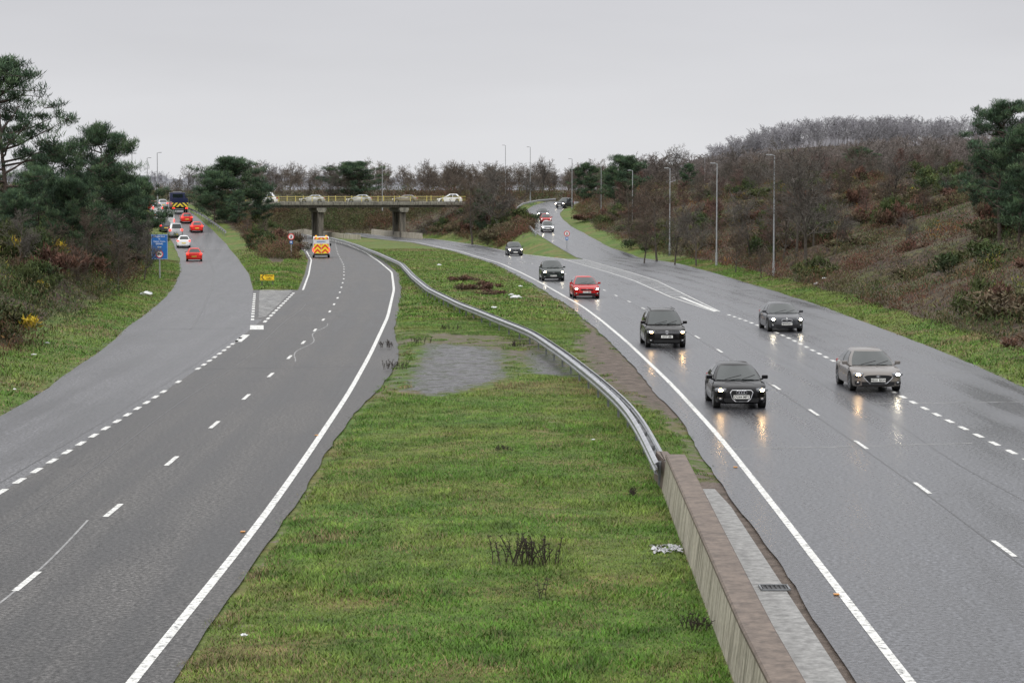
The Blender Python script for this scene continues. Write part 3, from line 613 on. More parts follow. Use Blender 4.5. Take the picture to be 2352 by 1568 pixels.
            obj('badge',[gring((0,Fy-.05,c_),.075,.01,20),gcyl((-.04,Fy-.05,c_+.06),(0,Fy-.05,c_),.008,None,5),gcyl((.04,Fy-.05,c_+.06),(0,Fy-.05,c_),.008,None,5),gcyl((-.06,Fy-.05,c_+.03),(-.025,Fy-.05,c_-.065),.008,None,5),gcyl((.06,Fy-.05,c_+.03),(.025,Fy-.05,c_-.065),.008,None,5),gcyl((-.025,Fy-.05,c_-.065),(0,Fy-.05,c_-.01),.008,None,5),gcyl((.025,Fy-.05,c_-.065),(0,Fy-.05,c_-.01),.008,None,5)],M_chr,root); pz=.52
        elif front=='wide':
            P=[(-.42,.43),(-.30,.32),(.30,.32),(.42,.43),(.52,.555),(.38,.605),(-.38,.605),(-.52,.555)]
            obj('grille',gprism(P,Fy-.02,Fy+.06),M_blk,root); obj('grille_frame',[gcyl((P[i][0],Fy-.02,P[i][1]),(P[(i+1)%8][0],Fy-.02,P[(i+1)%8][1]),.009,None,6) for i in (7,0,1,2,3)],M_chr,root)
            obj('badge',[gring((0,Fy-.03,.565),.07,.008,20,1,.55),gcyl((-.03,Fy-.03,.545),(-.015,Fy-.03,.585),.008,None,5),gcyl((.015,Fy-.03,.545),(.03,Fy-.03,.585),.008,None,5),gcyl((-.02,Fy-.03,.565),(.02,Fy-.03,.565),.007,None,5)],M_chr,root); pz=.44
        elif front=='kidney':
            gk=[]; gc=[]
            for sg in (-1,1):
                P=[(sg*.03,.53),(sg*.03,.615),(sg*.06,.64),(sg*.24,.635),(sg*.27,.585),(sg*.22,.515),(sg*.06,.505)]; gk.append(gprism(P,Fy-.02,Fy+.05)); gc+=[gcyl((P[i][0],Fy-.02,P[i][1]),(P[(i+1)%7][0],Fy-.02,P[(i+1)%7][1]),.010,None,6) for i in range(7)]
            obj('grille',gk,M_blk,root); obj('grille_frame',gc,M_chr,root)
            obj('badge',[gcyl((0,Fy+.03,.69),(0,Fy-.0,.685),.042,None,18)],M_sw,root); pz=.42
        else:
            obj('grille',gbox((0,Fy-.0,fz*.66),(h2*.95,.06,.09),.03),M_blk,root); obj('badge',gring((0,Fy-.04,fz*.67),.045,.009,16,1.3,.7),M_chr,root); pz=.45
        plate_(root,Fy-.042,pz,plate,M_pw)
    By=L/2
    for sg in (-1,1):
        obj('tail_light',gbox((0,0,0),(.24,.16,.17 if H<1.8 else .3),.04),(brake or E_redd) if rear else E_redd,root,True,loc=(sg*h2*(.80 if rear else .74),By-.075,belt*.90),rotz=-sg*.35)
    obj('rear_bumper',gbox((0,By-.04,.36),(W*.74,.14,.22),.05),paint,root,True)
    plate_(root,By+.035,.40 if H>1.5 else .55,plate if rear else None,M_py,1)
    if roofrails: 
        for sg in(-1,1): obj('roof_rail',gcyl((sg*h2*.60,yf1+.1,H+.01),(sg*h2*.60,yr1-.1,H+.01),.018,None,6),M_blk,root)
    return root
def hd(f,y): return -math.atan((float(f(y+3))-float(f(y-3)))/6)
def fcar(px,py,f,zf,label,cat='car',**k):
    x,y=G(px,py,zf); L=k.get('L',4.1); t=hd(f,y+L/2); c=L*.5-.75
    yc=y+c*math.cos(t)-.0; xc=x-math.sin(t)*c
    return car(label,cat,(xc,yc),float(zf(yc)),t,**k)
GR='cars on the wet carriageway coming from the bridge'
fcar(1697,936,LINE_R,zm,'black small hatchback with silver-framed grille and lit headlights',L=3.95,W=1.74,H=1.38,belt=.90,paint=P_black,front='hexframe',plate='OU64 MFY',lamps=(E_warm,E_warm),group=GR)
fcar(2008,897,LINE_R,zm,'grey hatchback with wide black grille and lit headlights',L=4.34,W=1.80,H=1.40,belt=.89,paint=P_grey,front='wide',plate='HD21 BXW',lamps=(E_warm,E_white),group=GR)
fcar(1528,797,LINE_R,zm,'black compact off-roader with roof rails and chrome grille bars',L=4.43,W=1.82,H=1.64,belt=1.02,paint=P_brown,front='bars',plate='LF15 UEE',lamps=(E_warm,E_warm),rr=.35,roofR=.88,roofrails=True,rw=.67,group=GR)
fcar(1802,761,LINE_R,zm,'dark grey hatchback with twin kidney grille and bright headlights',L=4.32,W=1.77,H=1.39,belt=.91,paint=P_dgrey,front='kidney',plate='MF64HAO',lamps=(E_white,E_white),group=GR)
fcar(1346,685,LINE_R,zm,'red hatchback with headlights on reflecting in wet road',L=4.3,W=1.78,H=1.44,paint=P_red,front='x',plate='LC16 XBM',lamps=(E_warm,E_white),group=GR)
fcar(1270,645,LINE_R,zm,'dark green off-roader with pale headlights',L=4.6,W=1.84,H=1.64,belt=1.04,paint=P_green,front='x',plate='WP73 CNK',lamps=(E_white,E_white),rr=.35,rw=.68,group=GR)
fcar(1183,587,LINE_R,zm,'dark grey off-roader driving along the bend',L=4.4,W=1.90,H=1.65,belt=1.06,paint=P_dgrey,front='x',lamps=(E_white,E_white),rr=.36,rw=.68,group=GR)
fcar(1258,533,RSL,zr,'silver car with bright headlights on slip road',L=4.3,W=1.8,H=1.55,paint=P_silver,front='x',lamps=(E_white,E_white),group=GR)
fcar(1254,514,RSL,zr,'red car following down the slip road',L=4.1,W=1.75,H=1.5,paint=P_red,front='x',lamps=(E_dim,E_dim),group=GR)
fcar(1247,500,RSL,zr,'dark grey car on the slip road',L=4.3,W=1.78,H=1.5,paint=P_dgrey,front='x',lamps=(E_white,E_white),group=GR)
fcar(1289,478,lambda Y:RSL(Y)+np.maximum(0,(Y-400)*.4),zr,'dark people carrier with headlights at the top bend',L=4.7,W=1.9,H=1.85,belt=1.1,paint=P_dgrey,front='x',lamps=(E_white,E_white),group=GR)
def rcar(px,py,f,zf,label,cat='car',**k):
    x,y=G(px,py,zf); L=k.get('L',4.1); t=hd(f,y+L/2); c=L*.5-.75
    return car(label,cat,(x-math.sin(t)*c,y+math.cos(t)*c),float(zf(y+c)),t+math.pi,rear=True,**k)
GQ='vehicles queueing up the ramp'
rcar(446,600,SLR,zl,'red hatchback with glowing brake lights on the ramp',L=4.1,W=1.76,H=1.46,paint=P_org,brake=E_red,plate='HF13 KLO',group=GQ)
rcar(422,569,SLR,zl,'white hatchback with brake lights on the ramp',L=3.9,W=1.72,H=1.5,paint=P_white,brake=E_red,group=GQ)
rcar(404,546,SLR,zl,'silver people carrier with brake lights queueing',L=4.6,W=1.92,H=1.9,belt=1.1,paint=P_silver,brake=E_red,roofR=.93,backY=.985,rw=.74,group=GQ)
rcar(452,534,SLR,zl,'red car in the outer lane of the ramp',L=4.1,W=1.76,H=1.46,paint=P_org,brake=E_red,group=GQ)
rcar(429,513,SLR,zl,'red car behind the lorry on the ramp',L=4.1,W=1.76,H=1.46,paint=P_org,brake=E_red,group=GQ)
rcar(381,533,SLR,zl,'dark car queueing behind the white van',L=4.2,W=1.76,H=1.5,paint=P_dgrey,brake=E_red,group=GQ)
rcar(366,508,SLR,zl,'white car near the top of the ramp',L=4.2,W=1.76,H=1.5,paint=P_white,brake=E_red,group=GQ)
rcar(362,493,SLR,zl,'white people carrier near the ramp top',L=4.5,W=1.85,H=1.8,belt=1.1,paint=P_white,brake=E_red,group=GQ)
rcar(352,483,SLR,zl,'dark red car with brake lights at ramp top',L=4.2,W=1.76,H=1.5,paint=P_org,brake=E_red,group=GQ)
rcar(374,479,SLR,zl,'silver car with brake lights at ramp top',L=4.2,W=1.76,H=1.5,paint=P_silver,brake=E_red,group=GQ)
GB='cars crossing the bridge'
for px,pc,H_,lb in ((714,P_silver,1.45,'silver hatchback crossing the bridge'),(821,P_silver,1.5,'silver saloon crossing the bridge'),(926,P_grey,1.45,'grey hatchback crossing the bridge'),(1030,P_white,1.62,'pale estate car crossing the bridge'),(607,P_white,1.9,'white van entering the bridge')):
    x=at(px,465,401)[0]; car(lb,'car' if H_<1.8 else 'van',(x,ba[1]+math.tan(ang)*(x-bx0)+3.2),zd+.01,-math.pi/2,L=4.55,W=1.78,H=H_,paint=pc,front='x',lamps=(E_dim,E_dim),group=GB)
# vans and lorry
def chev_mat(name,c1,c2,k):
    m,t,b=nm(name); co=N(t,'ShaderNodeTexCoord').outputs['Object']; s=N(t,'ShaderNodeSeparateXYZ'); t.links.new(co,s.inputs[0])
    v=math_(t,'ADD',math_(t,'ABSOLUTE',s.outputs[0]),s.outputs[2]); v=math_(t,'FRACT',math_(t,'MULTIPLY',math_(t,'ADD',v,20),k)); v=math_(t,'GREATER_THAN',v,.5)
    t.links.new(mix(t,c1,c2,v),b.inputs['Base Color']); b.inputs['Roughness'].default_value=.4; return m
M_chev=chev_mat('red_yellow_chevrons',(.85,.62,.03),(.65,.05,.02),1.9); M_chevk=chev_mat('black_yellow_chevrons',(.70,.55,.05),(.02,.02,.02),1.5)
def van(px,py,f,zf,label,paint,chev=False,L=5.6,W=2.0,H=2.45,group=None):
    x,y=G(px,py,zf); t=hd(f,y); r=empty('van',(x-math.sin(t)*L*.4,y+L*.4,float(zf(y+L*.4))),t+math.pi); tag(r,label,'van',group)
    B=L/2
    P=[(-B,.35),(-B,.95),(-B+.75,1.15),(-B+1.45,H*.93),(-B+1.9,H),(B-.1,H),(B,H-.12),(B+.02,.4),(B-.02,.32)]
    V=[];n=len(P)
    for i,(xx,k) in enumerate(((-W/2+.06,.93),(-W/2,1),(W/2,1),(W/2-.06,.93))):
        for (yy_,zz_) in P:
            inn= .10*max(0,(zz_-1.1)/(H-1.1)); e=(.05 if i in(0,3) else 0)
            V.append(((abs(xx)-inn)*(1 if xx>0 else -1),yy_*(1 if not e else .99),zz_-(e if zz_>H*.9 else 0)))
    Fc=[(a*n+j,a*n+(j+1)%n,(a+1)*n+(j+1)%n,(a+1)*n+j) for a in range(3) for j in range(n)]+[tuple(range(n)),tuple(range(3*n,4*n))]
    obj('body',(V,Fc),paint,r,True,ang=30)
    if chev:
        for sg in(-1,1): obj('door',gbox((0,0,0),(.84,.02,1.12),.006),M_chev,r,loc=(sg*.44,B+.025,1.10))
        obj('roof_marking',gbox((0,B+.03,H-.16),(1.6,.02,.24),.006),M_chev,r)
        text('lettering','HIGHWAY',.22,M_blue,r,(0,B+.045,1.90),(math.pi/2,0,math.pi),.004)
        for sg in(-1,1): obj('beacon',gell((sg*.6,B-.5,H+.08),(.12,.12,.12)),emi('amber_beacon',(.9,.35,.02),.6),r,True)
        obj('side_stripe',[gbox((sg*(W/2+.005),0,1.0),(.01,L*.8,.45)) for sg in(-1,1)],M_sy,r)
    else:
        for sg in(-1,1): obj('rear_window',gbox((sg*.42,B+.015,1.72),(.68,.02,.5),.01),M_glass,r)
        obj('door',[gbox((0,B+.02,1.25),(.02,.012,1.7))],M_blk,r)
    for sg in(-1,1):
        obj('tail_light',gbox((sg*(W/2-.10),B+.02,.95),(.14,.05,.4),.02),E_red,r,True)
        m=obj('wing_mirror',gbox((sg*(W/2+.12),-B+1.25,1.45),(.2,.12,.32),.04),M_blk,r,True)
        obj('side_window',gbox((sg*(W/2-.035),-B+1.55,1.6),(.02,.75,.5),.01),M_glass,r)
    obj('windscreen',([(-.8,-B+.80,1.22),(.8,-B+.80,1.22),(.72,-B+1.42,H*.90),(-.72,-B+1.42,H*.90)],[(0,1,2,3)]),M_glass,r)
    obj('bumper',gbox((0,B+.05,.42),(W*.95,.16,.2),.04),M_blk,r,True); plate_(r,B+.14,.55,'HX68 YUP' if chev else None,M_py,1)
    for cy in(-B+.95,B-1.0):
        for sg in(-1,1): wheel(r,sg*(W/2-.12),cy,.34,sg)
    return r
van(738,592,LINE_L,zm,'highway maintenance van with red and yellow chevrons on rear doors',P_white,True)
van(385,524,SLR,zl,'white panel van queueing with brake lights',P_white,group=GQ,H=2.5)
x,y=G(404,492,zl); r=empty('lorry',(x,y+3,float(zl(y+3))),hd(SLR,y)+math.pi); tag(r,'dark blue lorry with yellow and black chevron tailboard','lorry',GQ)
P_navy=pnt('paint_navy',(.02,.025,.06),0)
obj('cab',[gbox((0,-3.0,2.0),(2.5,2.0,2.6),.12)],P_navy,r,True); obj('load_bed',[gbox((0,.8,1.15),(2.5,5.2,.35),.03),gbox((0,3.35,1.75),(2.5,.1,1.3),.02),gbox((-1.2,.8,1.6),(.06,5.1,.6)),gbox((1.2,.8,1.6),(.06,5.1,.6))],P_navy,r)
obj('tailboard',gbox((0,3.43,1.35),(2.5,.05,.65),.01),M_chevk,r); obj('rear_window',gbox((0,-1.98,2.75),(1.6,.03,.6),.02),M_glass,r)
obj('light_bar',gbox((0,-2.6,3.38),(1.4,.3,.10),.04),M_lens,r,True); obj('windscreen',gbox((0,-4.01,2.5),(2.2,.03,.9),.02),M_glass,r)
for sg in(-1,1):
    obj('tail_light',gbox((sg*1.0,3.48,.85),(.35,.05,.14),.02),E_red,r); obj('wing_mirror',gbox((sg*1.42,-3.7,2.4),(.2,.12,.5),.03),M_blk,r,True)
    for cy in(-2.9,1.6,2.6): wheel(r,sg*1.1,cy,.48,sg)
obj('bumper',gbox((0,3.4,.6),(2.3,.1,.18)),M_blk,r)
# ---------------------------------------------------------------- vegetation generators
def tubes(S,k=3):
    P0=np.array([s[0] for s in S]);P1=np.array([s[1] for s in S]);R0=np.array([s[2] for s in S]);R1=np.array([s[3] for s in S])
    d=P1-P0; d/=np.linalg.norm(d,axis=1,keepdims=True)+1e-9; ref=np.where(np.abs(d[:,2:3])>.9,[[1.,0,0]],[[0,0,1.]]); a=np.cross(d,ref); a/=np.linalg.norm(a,axis=1,keepdims=True)+1e-9; b=np.cross(d,a)
    V=[]
    for P,R in((P0,R0),(P1,R1)):
        for i in range(k): t=2*math.pi*i/k; V.append(P+(a*math.cos(t)+b*math.sin(t))*R[:,None])
    V=np.stack(V,1).reshape(-1,3); n=len(S); base=(np.arange(n)*2*k)[:,None]
    Fc=np.concatenate([base+np.array([[i,(i+1)%k,k+(i+1)%k,k+i]]) for i in range(k)],0); return V,Fc
def bare(seed,H=10.,nb=(3,2,2),rmin=.012,spread=.45,rt=.016):
    R=random.Random(seed); S=[[],[]]
    rv=lambda: Vector((R.gauss(0,1),R.gauss(0,1),R.gauss(0,1)))
    segn=[6,5,4,3]; 
    def grow(p,d,l,r,lev):
        n=segn[lev]
        for i in range(n):
            d=(d+rv()*(.07 if lev==0 else .16)+Vector((0,0,.07 if lev<2 else .03))).normalized(); q=p+d*(l/n); r1=max(rmin,r*(1-.16-.1*lev*.5))
            S[0 if lev<2 else 1].append((tuple(p),tuple(q),r,r1)); p=q; r=r1
            if lev<3 and (lev>0 or i>=1):
                for _ in range(nb[lev]):
                    o=rv(); o=(o-d*o.dot(d)).normalized(); a=R.uniform(.5,.95) if lev else R.uniform(.55,1.05)
                    cd=(d*math.cos(a)+o*math.sin(a)); grow(p,cd,l*R.uniform(.38,.6)*(1.05-.45*i/n)*(1 if lev else spread*2.1),max(rmin,r*.52),lev+1)
    grow(Vector((0,0,-.2)),Vector((0,0,1)),H*.72,H*rt,0)
    z=max(max(s[1][2] for s in S[1]),1); f=H/z
    sc=lambda L_: [(tuple(c*f for c in a),tuple(c*f for c in b),r,q) for a,b,r,q in L_]
    return sc(S[0]),sc(S[1])
def cloud(C,Rd,n,size,pal,asp=.5,shade=.55,up=0.0,seed=1,w=None,flat=1.0):
    g_=np.random.default_rng(seed); C=np.asarray(C,float); Rd=np.asarray(Rd,float); m=len(C)
    idx=np.repeat(np.arange(m),n); N_=len(idx); dr=g_.normal(size=(N_,3)); dr/=np.linalg.norm(dr,axis=1,keepdims=True); rad=g_.random(N_)**.45
    P=C[idx]+dr*Rd[idx]*rad[:,None]
    a=g_.normal(size=(N_,3)); a[:,2]=np.abs(a[:,2])*(1+up)+up; a/=np.linalg.norm(a,axis=1,keepdims=True); b=np.cross(a,g_.normal(size=(N_,3))); b/=np.linalg.norm(b,axis=1,keepdims=True)+1e-9
    s=size*(.6+.8*g_.random(N_))[:,None]; a=a*s; b=b*s*asp
    V=np.stack([P-b*.5,P+a*.5-b*.35+b*0,P+a,P+b*.5+a*.4],1).reshape(-1,3); Fc=np.arange(N_*4).reshape(-1,4)
    pal=np.array(pal); ci=g_.integers(0,len(pal),m)[idx] if w is None else g_.choice(len(pal),m,p=w)[idx]
    col=pal[ci]*(1-shade+shade*(dr[:,2]*rad*.5+.5)*1.6)[:,None]*(.7+.6*g_.random(N_))[:,None]  # clump shade painted into the colour: undersides darker, tops lighter
    return V,Fc,np.repeat(col,4,0)
def pine(seed,H,R0,crown=.55,dens=1.0,bushy=False):
    R=random.Random(seed); S=[];C=[];Q=[]; p=Vector((0,0,-.3)); d=Vector((0,0,1)); T=[]
    for i in range(10):
        d=(d+Vector((R.gauss(0,.04),R.gauss(0,.04),.1))).normalized(); q=p+d*H/10.2; S.append((tuple(p),tuple(q),H*.018*(1-i/11),H*.018*(1-(i+1)/11))); T.append(q.copy()); p=q
    n=int(30*dens)
    for i in range(n):
        h=(1-crown)+crown*(i/n)**.9; b=T[min(9,int(h*10))].copy(); b.z=h*H
        prof=math.sin(math.pi*min(1,(h-(1-crown))/crown*.78+.22))**.7
        l=R0*prof*R.uniform(.5,1.15); az=R.uniform(0,6.283); dr=Vector((math.cos(az),math.sin(az),R.uniform(-.05,.5))); pp=b; k=4
        for j in range(k):
            dr=(dr+Vector((R.gauss(0,.14),R.gauss(0,.14),.07))); dr.normalize(); qq=pp+dr*l/k; S.append((tuple(pp),tuple(qq),.08*(1-j/k)*H/12,.08*(1-(j+1)/k)*H/12+.01)); pp=qq
            if j>=1:
                for _ in range(3):
                    o=Vector((R.gauss(0,1),R.gauss(0,1),R.gauss(0,.35)))*R0*.12; c=pp+o; S.append((tuple(pp),tuple(c),.025,.012)); C.append(tuple(c)); s=R0*R.uniform(.07,.15)*(1.25 if bushy else 1); Q.append((s,s,s*.5))
    for _ in range(8): C.append((R.gauss(0,.1)*R0,R.gauss(0,.1)*R0,H*R.uniform(.92,1.0))); Q.append((R0*.12,)*3)
    return S,C,Q
PAL_P=[(.044,.082,.044),(.058,.102,.050),(.078,.124,.058),(.036,.066,.038)]
TREES={}
def mk_pine(key,seed,H,R0,crown=.6,n=90,dens=1.,size=.34,bushy=False,pal=PAL_P):
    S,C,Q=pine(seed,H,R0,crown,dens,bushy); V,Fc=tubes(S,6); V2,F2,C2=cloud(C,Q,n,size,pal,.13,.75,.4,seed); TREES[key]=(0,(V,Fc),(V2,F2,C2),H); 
def inst_tree(key,x,y,z,h,lab,cat,name,rot=0,group=None,wide=1.0):
    e=TREES[key]; H=e[3]; s=h/H
    if len(e)==4:
        r=empty(name,(x,y,z),rot); t=mesh_np('trunk',e[1][0],e[1][1],M_pbark if name=='pine_tree' else M_bark,smooth=True,parent=r)
        c=mesh_np('crown',e[2][0],e[2][1],M_leaf if name!='bare_tree' else M_twig,e[2][2],parent=r); TREES[key]=e+(r,)
    else: r=copy_thing(e[4],(x,y,z),rot)
    r.scale=(s*wide,s*wide,s); tag(r,lab,cat,group); return r
mk_pine('A',3,12.,4.8,.74,75,1.25,.36); mk_pine('B',5,9.,4.2,.88,85,1.2,.36,True); mk_pine('C',8,8.,4.6,.92,90,1.35,.36,True)
def tcol(n,c,seed):
    g_=np.random.default_rng(seed); return np.repeat(np.array([c])*(.7+.6*g_.random((n,1))),6,0)
TW={'grey':(.105,.095,.085),'brown':(.095,.075,.060),'red':(.125,.080,.068)}
for k,(sd,c,sprd) in {'g1':(11,'grey',.5),'g2':(12,'grey',.42),'b1':(13,'brown',.5),'r1':(14,'red',.36)}.items():
    a,b=bare(sd,10.,(3,2,2),.016,sprd); V,Fc=tubes(a,6); V2,F2=tubes(b,3); TREES[k]=(None,(V,Fc),(V2,F2,tcol(len(b),TW[c],sd)),10.)
def plant(key,px,top,d,wide=1.0,lab=None,base=None):
    x,_,zt=at(px,top,d); z=terr(x,d); 
    isp=key in 'ABC'; h=max(2.5,zt-z)
    inst_tree(key,x,d,z-.1,h,lab or ('dark green pine with layered crown' if isp else 'leafless tree with fine spreading twigs'),'tree','pine_tree' if isp else 'bare_tree',rot=random.uniform(0,6.28),group='pines around the junction' if isp else 'bare trees around the roads',wide=wide)
plant('A',18,143,150,1.0,'tall pine with open layered crown above gorse bank')
for a in [('B',210,298,185,.8),('B',140,345,175,.9),('C',85,390,165,.8),('C',248,372,200,.65),('C',325,412,235,.7),('B',290,430,215,.8),('C',170,420,160,.7),('C',30,440,140,.7),
 ('C',545,368,335,1.05),('C',492,398,330,.9),('B',590,420,345,.7),('B',545,440,318,.8),('C',802,375,475,1.5),('B',1340,378,405,.9),('C',1440,362,345,.9),('B',1412,385,365,.8),
 ('B',1975,342,430,1.2),('C',1738,378,380,1.1),('B',1580,378,420,.9),('A',2300,238,150,1.0),('B',2345,300,142,1.0),('B',2268,360,165,.7),('C',2330,430,150,.7),('C',1108,440,352,.6)]: plant(*a)
for a in [('g1',1855,305,178,1.0),('b1',1510,425,245,1.1),('g2',1600,460,222,1),('b1',1750,560,180,1.),('g2',1120,382,335,1.1),('b1',1165,395,350,1.1),('g1',1245,355,460,1.2),('g2',1205,385,420,1.2),('b1',1085,395,345,1),('g2',1140,378,370,1.1),('b1',1060,400,425,1.3),
 ('g1',428,375,390,1),('g2',462,372,400,1.1),('b1',500,400,400,1.1),('g1',400,400,420,1),('g2',755,385,470,1.2),('b1',1375,362,420,1.1),('g1',1555,326,450,1.1),('g2',1690,330,450,1.2),('r1',2050,390,240,1),('r1',2110,350,300,1.1),('b1',2040,395,205,1.3),
 ('r1',1640,400,330,1),('r1',1700,395,310,1),('r1',2180,340,320,1.2),('b1',1930,370,250,1.1),('g2',1970,355,300,1.1),('b1',1880,430,215,1.2),('b1',1500,390,300,1.2),('b1',1450,420,280,1.),('r1',1570,410,300,1.),
 ('b1',200,470,150,1),('g2',250,470,165,1),('b1',120,500,140,1),('g1',310,480,190,1),('b1',600,500,290,1.2),('b1',570,495,300,1.2),('g2',40,470,130,1),('g1',1830,360,190,1.),('b1',1480,480,235,1.),('g2',1550,470,228,1.),('b1',1690,520,195,1.),('b1',270,540,150,1.),('b1',180,560,135,1.),('g2',330,520,175,1.),
 ('g1',1725,430,205,1.1),('b1',1800,440,195,1.1),('g2',1920,450,180,1.1),('r1',1990,430,210,1.2),('b1',2120,420,195,1.2),('r1',1650,450,235,1.1),('b1',1580,480,260,1.),('g2',2080,480,170,1.1),('g1',2160,370,260,1.1)]: plant(*a)
R=random.Random(77)
for i in range(75):
    y=R.uniform(150,430); x=float(RSR(min(y,430)))+R.uniform(5,58); inst_tree(R.choice(['g1','g2','b1','r1','b1']),x,y,terr(x,y)-.1,R.uniform(2.6,5.6),'small leafless tree rising from hillside scrub','tree','bare_tree',R.uniform(0,6.28),'bare trees around the roads',R.uniform(1.0,1.5))
# bushes
def bushgeo(seed,pal,n=16,per=130,size=.15,w=None,asp=.5):
    R=random.Random(seed); C=[];Q=[]
    for _ in range(n):
        a=R.uniform(0,6.28); q=R.random()**.6; C.append((math.cos(a)*q*.9,math.sin(a)*q*.9,.15+R.random()*.75*(1-q*.65))); s=R.uniform(.18,.36); Q.append((s,s,s*.8))
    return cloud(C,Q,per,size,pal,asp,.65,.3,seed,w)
BU={}
YEL=(.36,.26,.02)
BU['gorse']=bushgeo(21,[(.055,.078,.024),(.038,.060,.022),(.075,.090,.028),(.19,.15,.022)],w=[.4,.35,.2,.05],asp=.25)
BU['gorse2']=bushgeo(22,[(.055,.072,.022),(.065,.07,.025),YEL],w=[.5,.4,.10],asp=.25)
BU['bramble']=bushgeo(23,[(.095,.048,.034),(.080,.052,.032),(.060,.055,.026),(.13,.070,.048)],asp=.25)
BU['heath']=bushgeo(24,[(.12,.090,.055),(.095,.074,.045),(.070,.070,.030)],asp=.25)
BO={}
def bush(key,x,y,h,w):
    z=terr(x,y)-.15
    if key not in BO: V,Fc,C=BU[key]; o=mesh_np('bush',V,Fc,M_leaf,C); BO[key]=o
    else: o=BO[key].copy(); link(o)
    o.location=(x,y,z); o.scale=(w,w*random.uniform(.8,1.3),h); o.rotation_euler[2]=random.uniform(0,6.28)
    nm_={'gorse':'dark green gorse bush on the bank','gorse2':'gorse bush flecked with yellow flowers','bramble':'reddish brown bramble thicket on the bank','heath':'dry brown scrub bush on the bank'}
    tag(o,nm_[key],'bush','bushes on the banks')
R=random.Random(5)
for i in range(150):
    y=60+ (R.random()**1.0)*200; x=float(SLL(y))-R.uniform(4.0,19)
    bush(R.choice(['gorse','gorse','gorse','gorse2','bramble','heath']),x,y,R.uniform(1.2,2.8),R.uniform(1.3,2.6))
for i in range(140):
    y=85+R.random()*260; e=float(RSR(y)); x=e+3.2+R.random()**1.5*36
    bush(R.choice(['gorse','gorse','gorse2','bramble','bramble','heath']),x,y,R.uniform(1.2,2.8),R.uniform(1.4,3.0))
for i in range(36):
    y=R.uniform(262,390); s,m=float(SLR(y)),float(MLL(y)); x=s+(m-s)*R.uniform(.35,.8); bush(R.choice(['gorse','bramble','heath']),x,y,R.uniform(1.4,3.0),R.uniform(1.5,2.6))
for i in range(44):
    y=R.uniform(318,400); s,m=float(RMR(y)),float(RSL(y)); x=s+(m-s)*R.uniform(.2,.8); bush(R.choice(['gorse','bramble','heath','heath']),x,y,R.uniform(1.4,3.4),R.uniform(1.6,3))
for px,py,h,w in ((1095,668,1.0,1.9),(1070,648,.8,1.5),(1120,678,.6,1.4)):
    x,y=G(px,py); bush('bramble',x,y,h,w)
# undergrowth (stuff)
def under(name,fn,n,per,size,pal,label,w=None,seed=40,hh=(.3,1.0),sr=(.6,1.7),dk=1.0):
    g_=np.random.default_rng(seed); C=[];Q=[];X=[];Y_=[]
    for _ in range(n):
        x,y=fn(g_); z=terr(x,y); s=g_.uniform(*sr); h=g_.uniform(*hh); C.append((x,y,z+h*.2)); Q.append((s,s,h)); X.append(x);Y_.append(y)
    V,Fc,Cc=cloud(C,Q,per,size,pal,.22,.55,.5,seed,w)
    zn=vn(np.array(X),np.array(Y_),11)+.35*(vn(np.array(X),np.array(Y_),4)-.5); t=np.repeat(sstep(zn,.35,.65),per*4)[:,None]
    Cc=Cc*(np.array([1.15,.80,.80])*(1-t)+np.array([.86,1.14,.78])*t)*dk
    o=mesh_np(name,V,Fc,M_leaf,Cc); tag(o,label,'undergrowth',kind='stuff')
PU=[(.100,.058,.042),(.105,.074,.048),(.060,.070,.028),(.115,.095,.048),(.046,.064,.022),(.22,.16,.03)]
def fl_(g_):
    y=50+g_.random()*230; return float(SLL(y))-3.0-g_.random()**1.1*22,y
def fr2(g_):
    y=80+g_.random()**1.1*350; return float(RSR(y))+2.4+g_.random()**1.25*56,y
under('undergrowth',fl_,2800,110,.20,PU,'tangled bramble and gorse undergrowth on the bank',[.17,.13,.28,.10,.29,.03],41,(.4,1.5))
under('undergrowth',fr2,7800,85,.20,PU,'brown bracken, heather and gorse covering the hillside',[.36,.20,.17,.08,.17,.02],42,(.35,1.4),(.5,1.5))
def fi(g_):
    if g_.random()<.5:
        y=g_.uniform(240,420); s,m=float(SLR(y)),float(MLL(y)); return s+(m-s)*g_.uniform(.3,.85),y
    y=g_.uniform(310,440); s,m=float(RMR(y)),float(RSL(y)); return s+(m-s)*g_.uniform(.12,.85),y
under('undergrowth',fi,1200,90,.28,PU,'scrub on the embankments beside the bridge',[.3,.3,.15,.15,.1,0],43,(.5,1.8))
def fb(g_): return (g_.uniform(-100,40),g_.uniform(440,500)) if g_.random()<.5 else (g_.uniform(-62,-5),g_.uniform(452,476))
under('undergrowth',fb,2400,70,.42,PU,'scrub beyond the bridge',[.25,.25,.2,.15,.15,0],44,(.8,2.4),(1,2.4),.8)
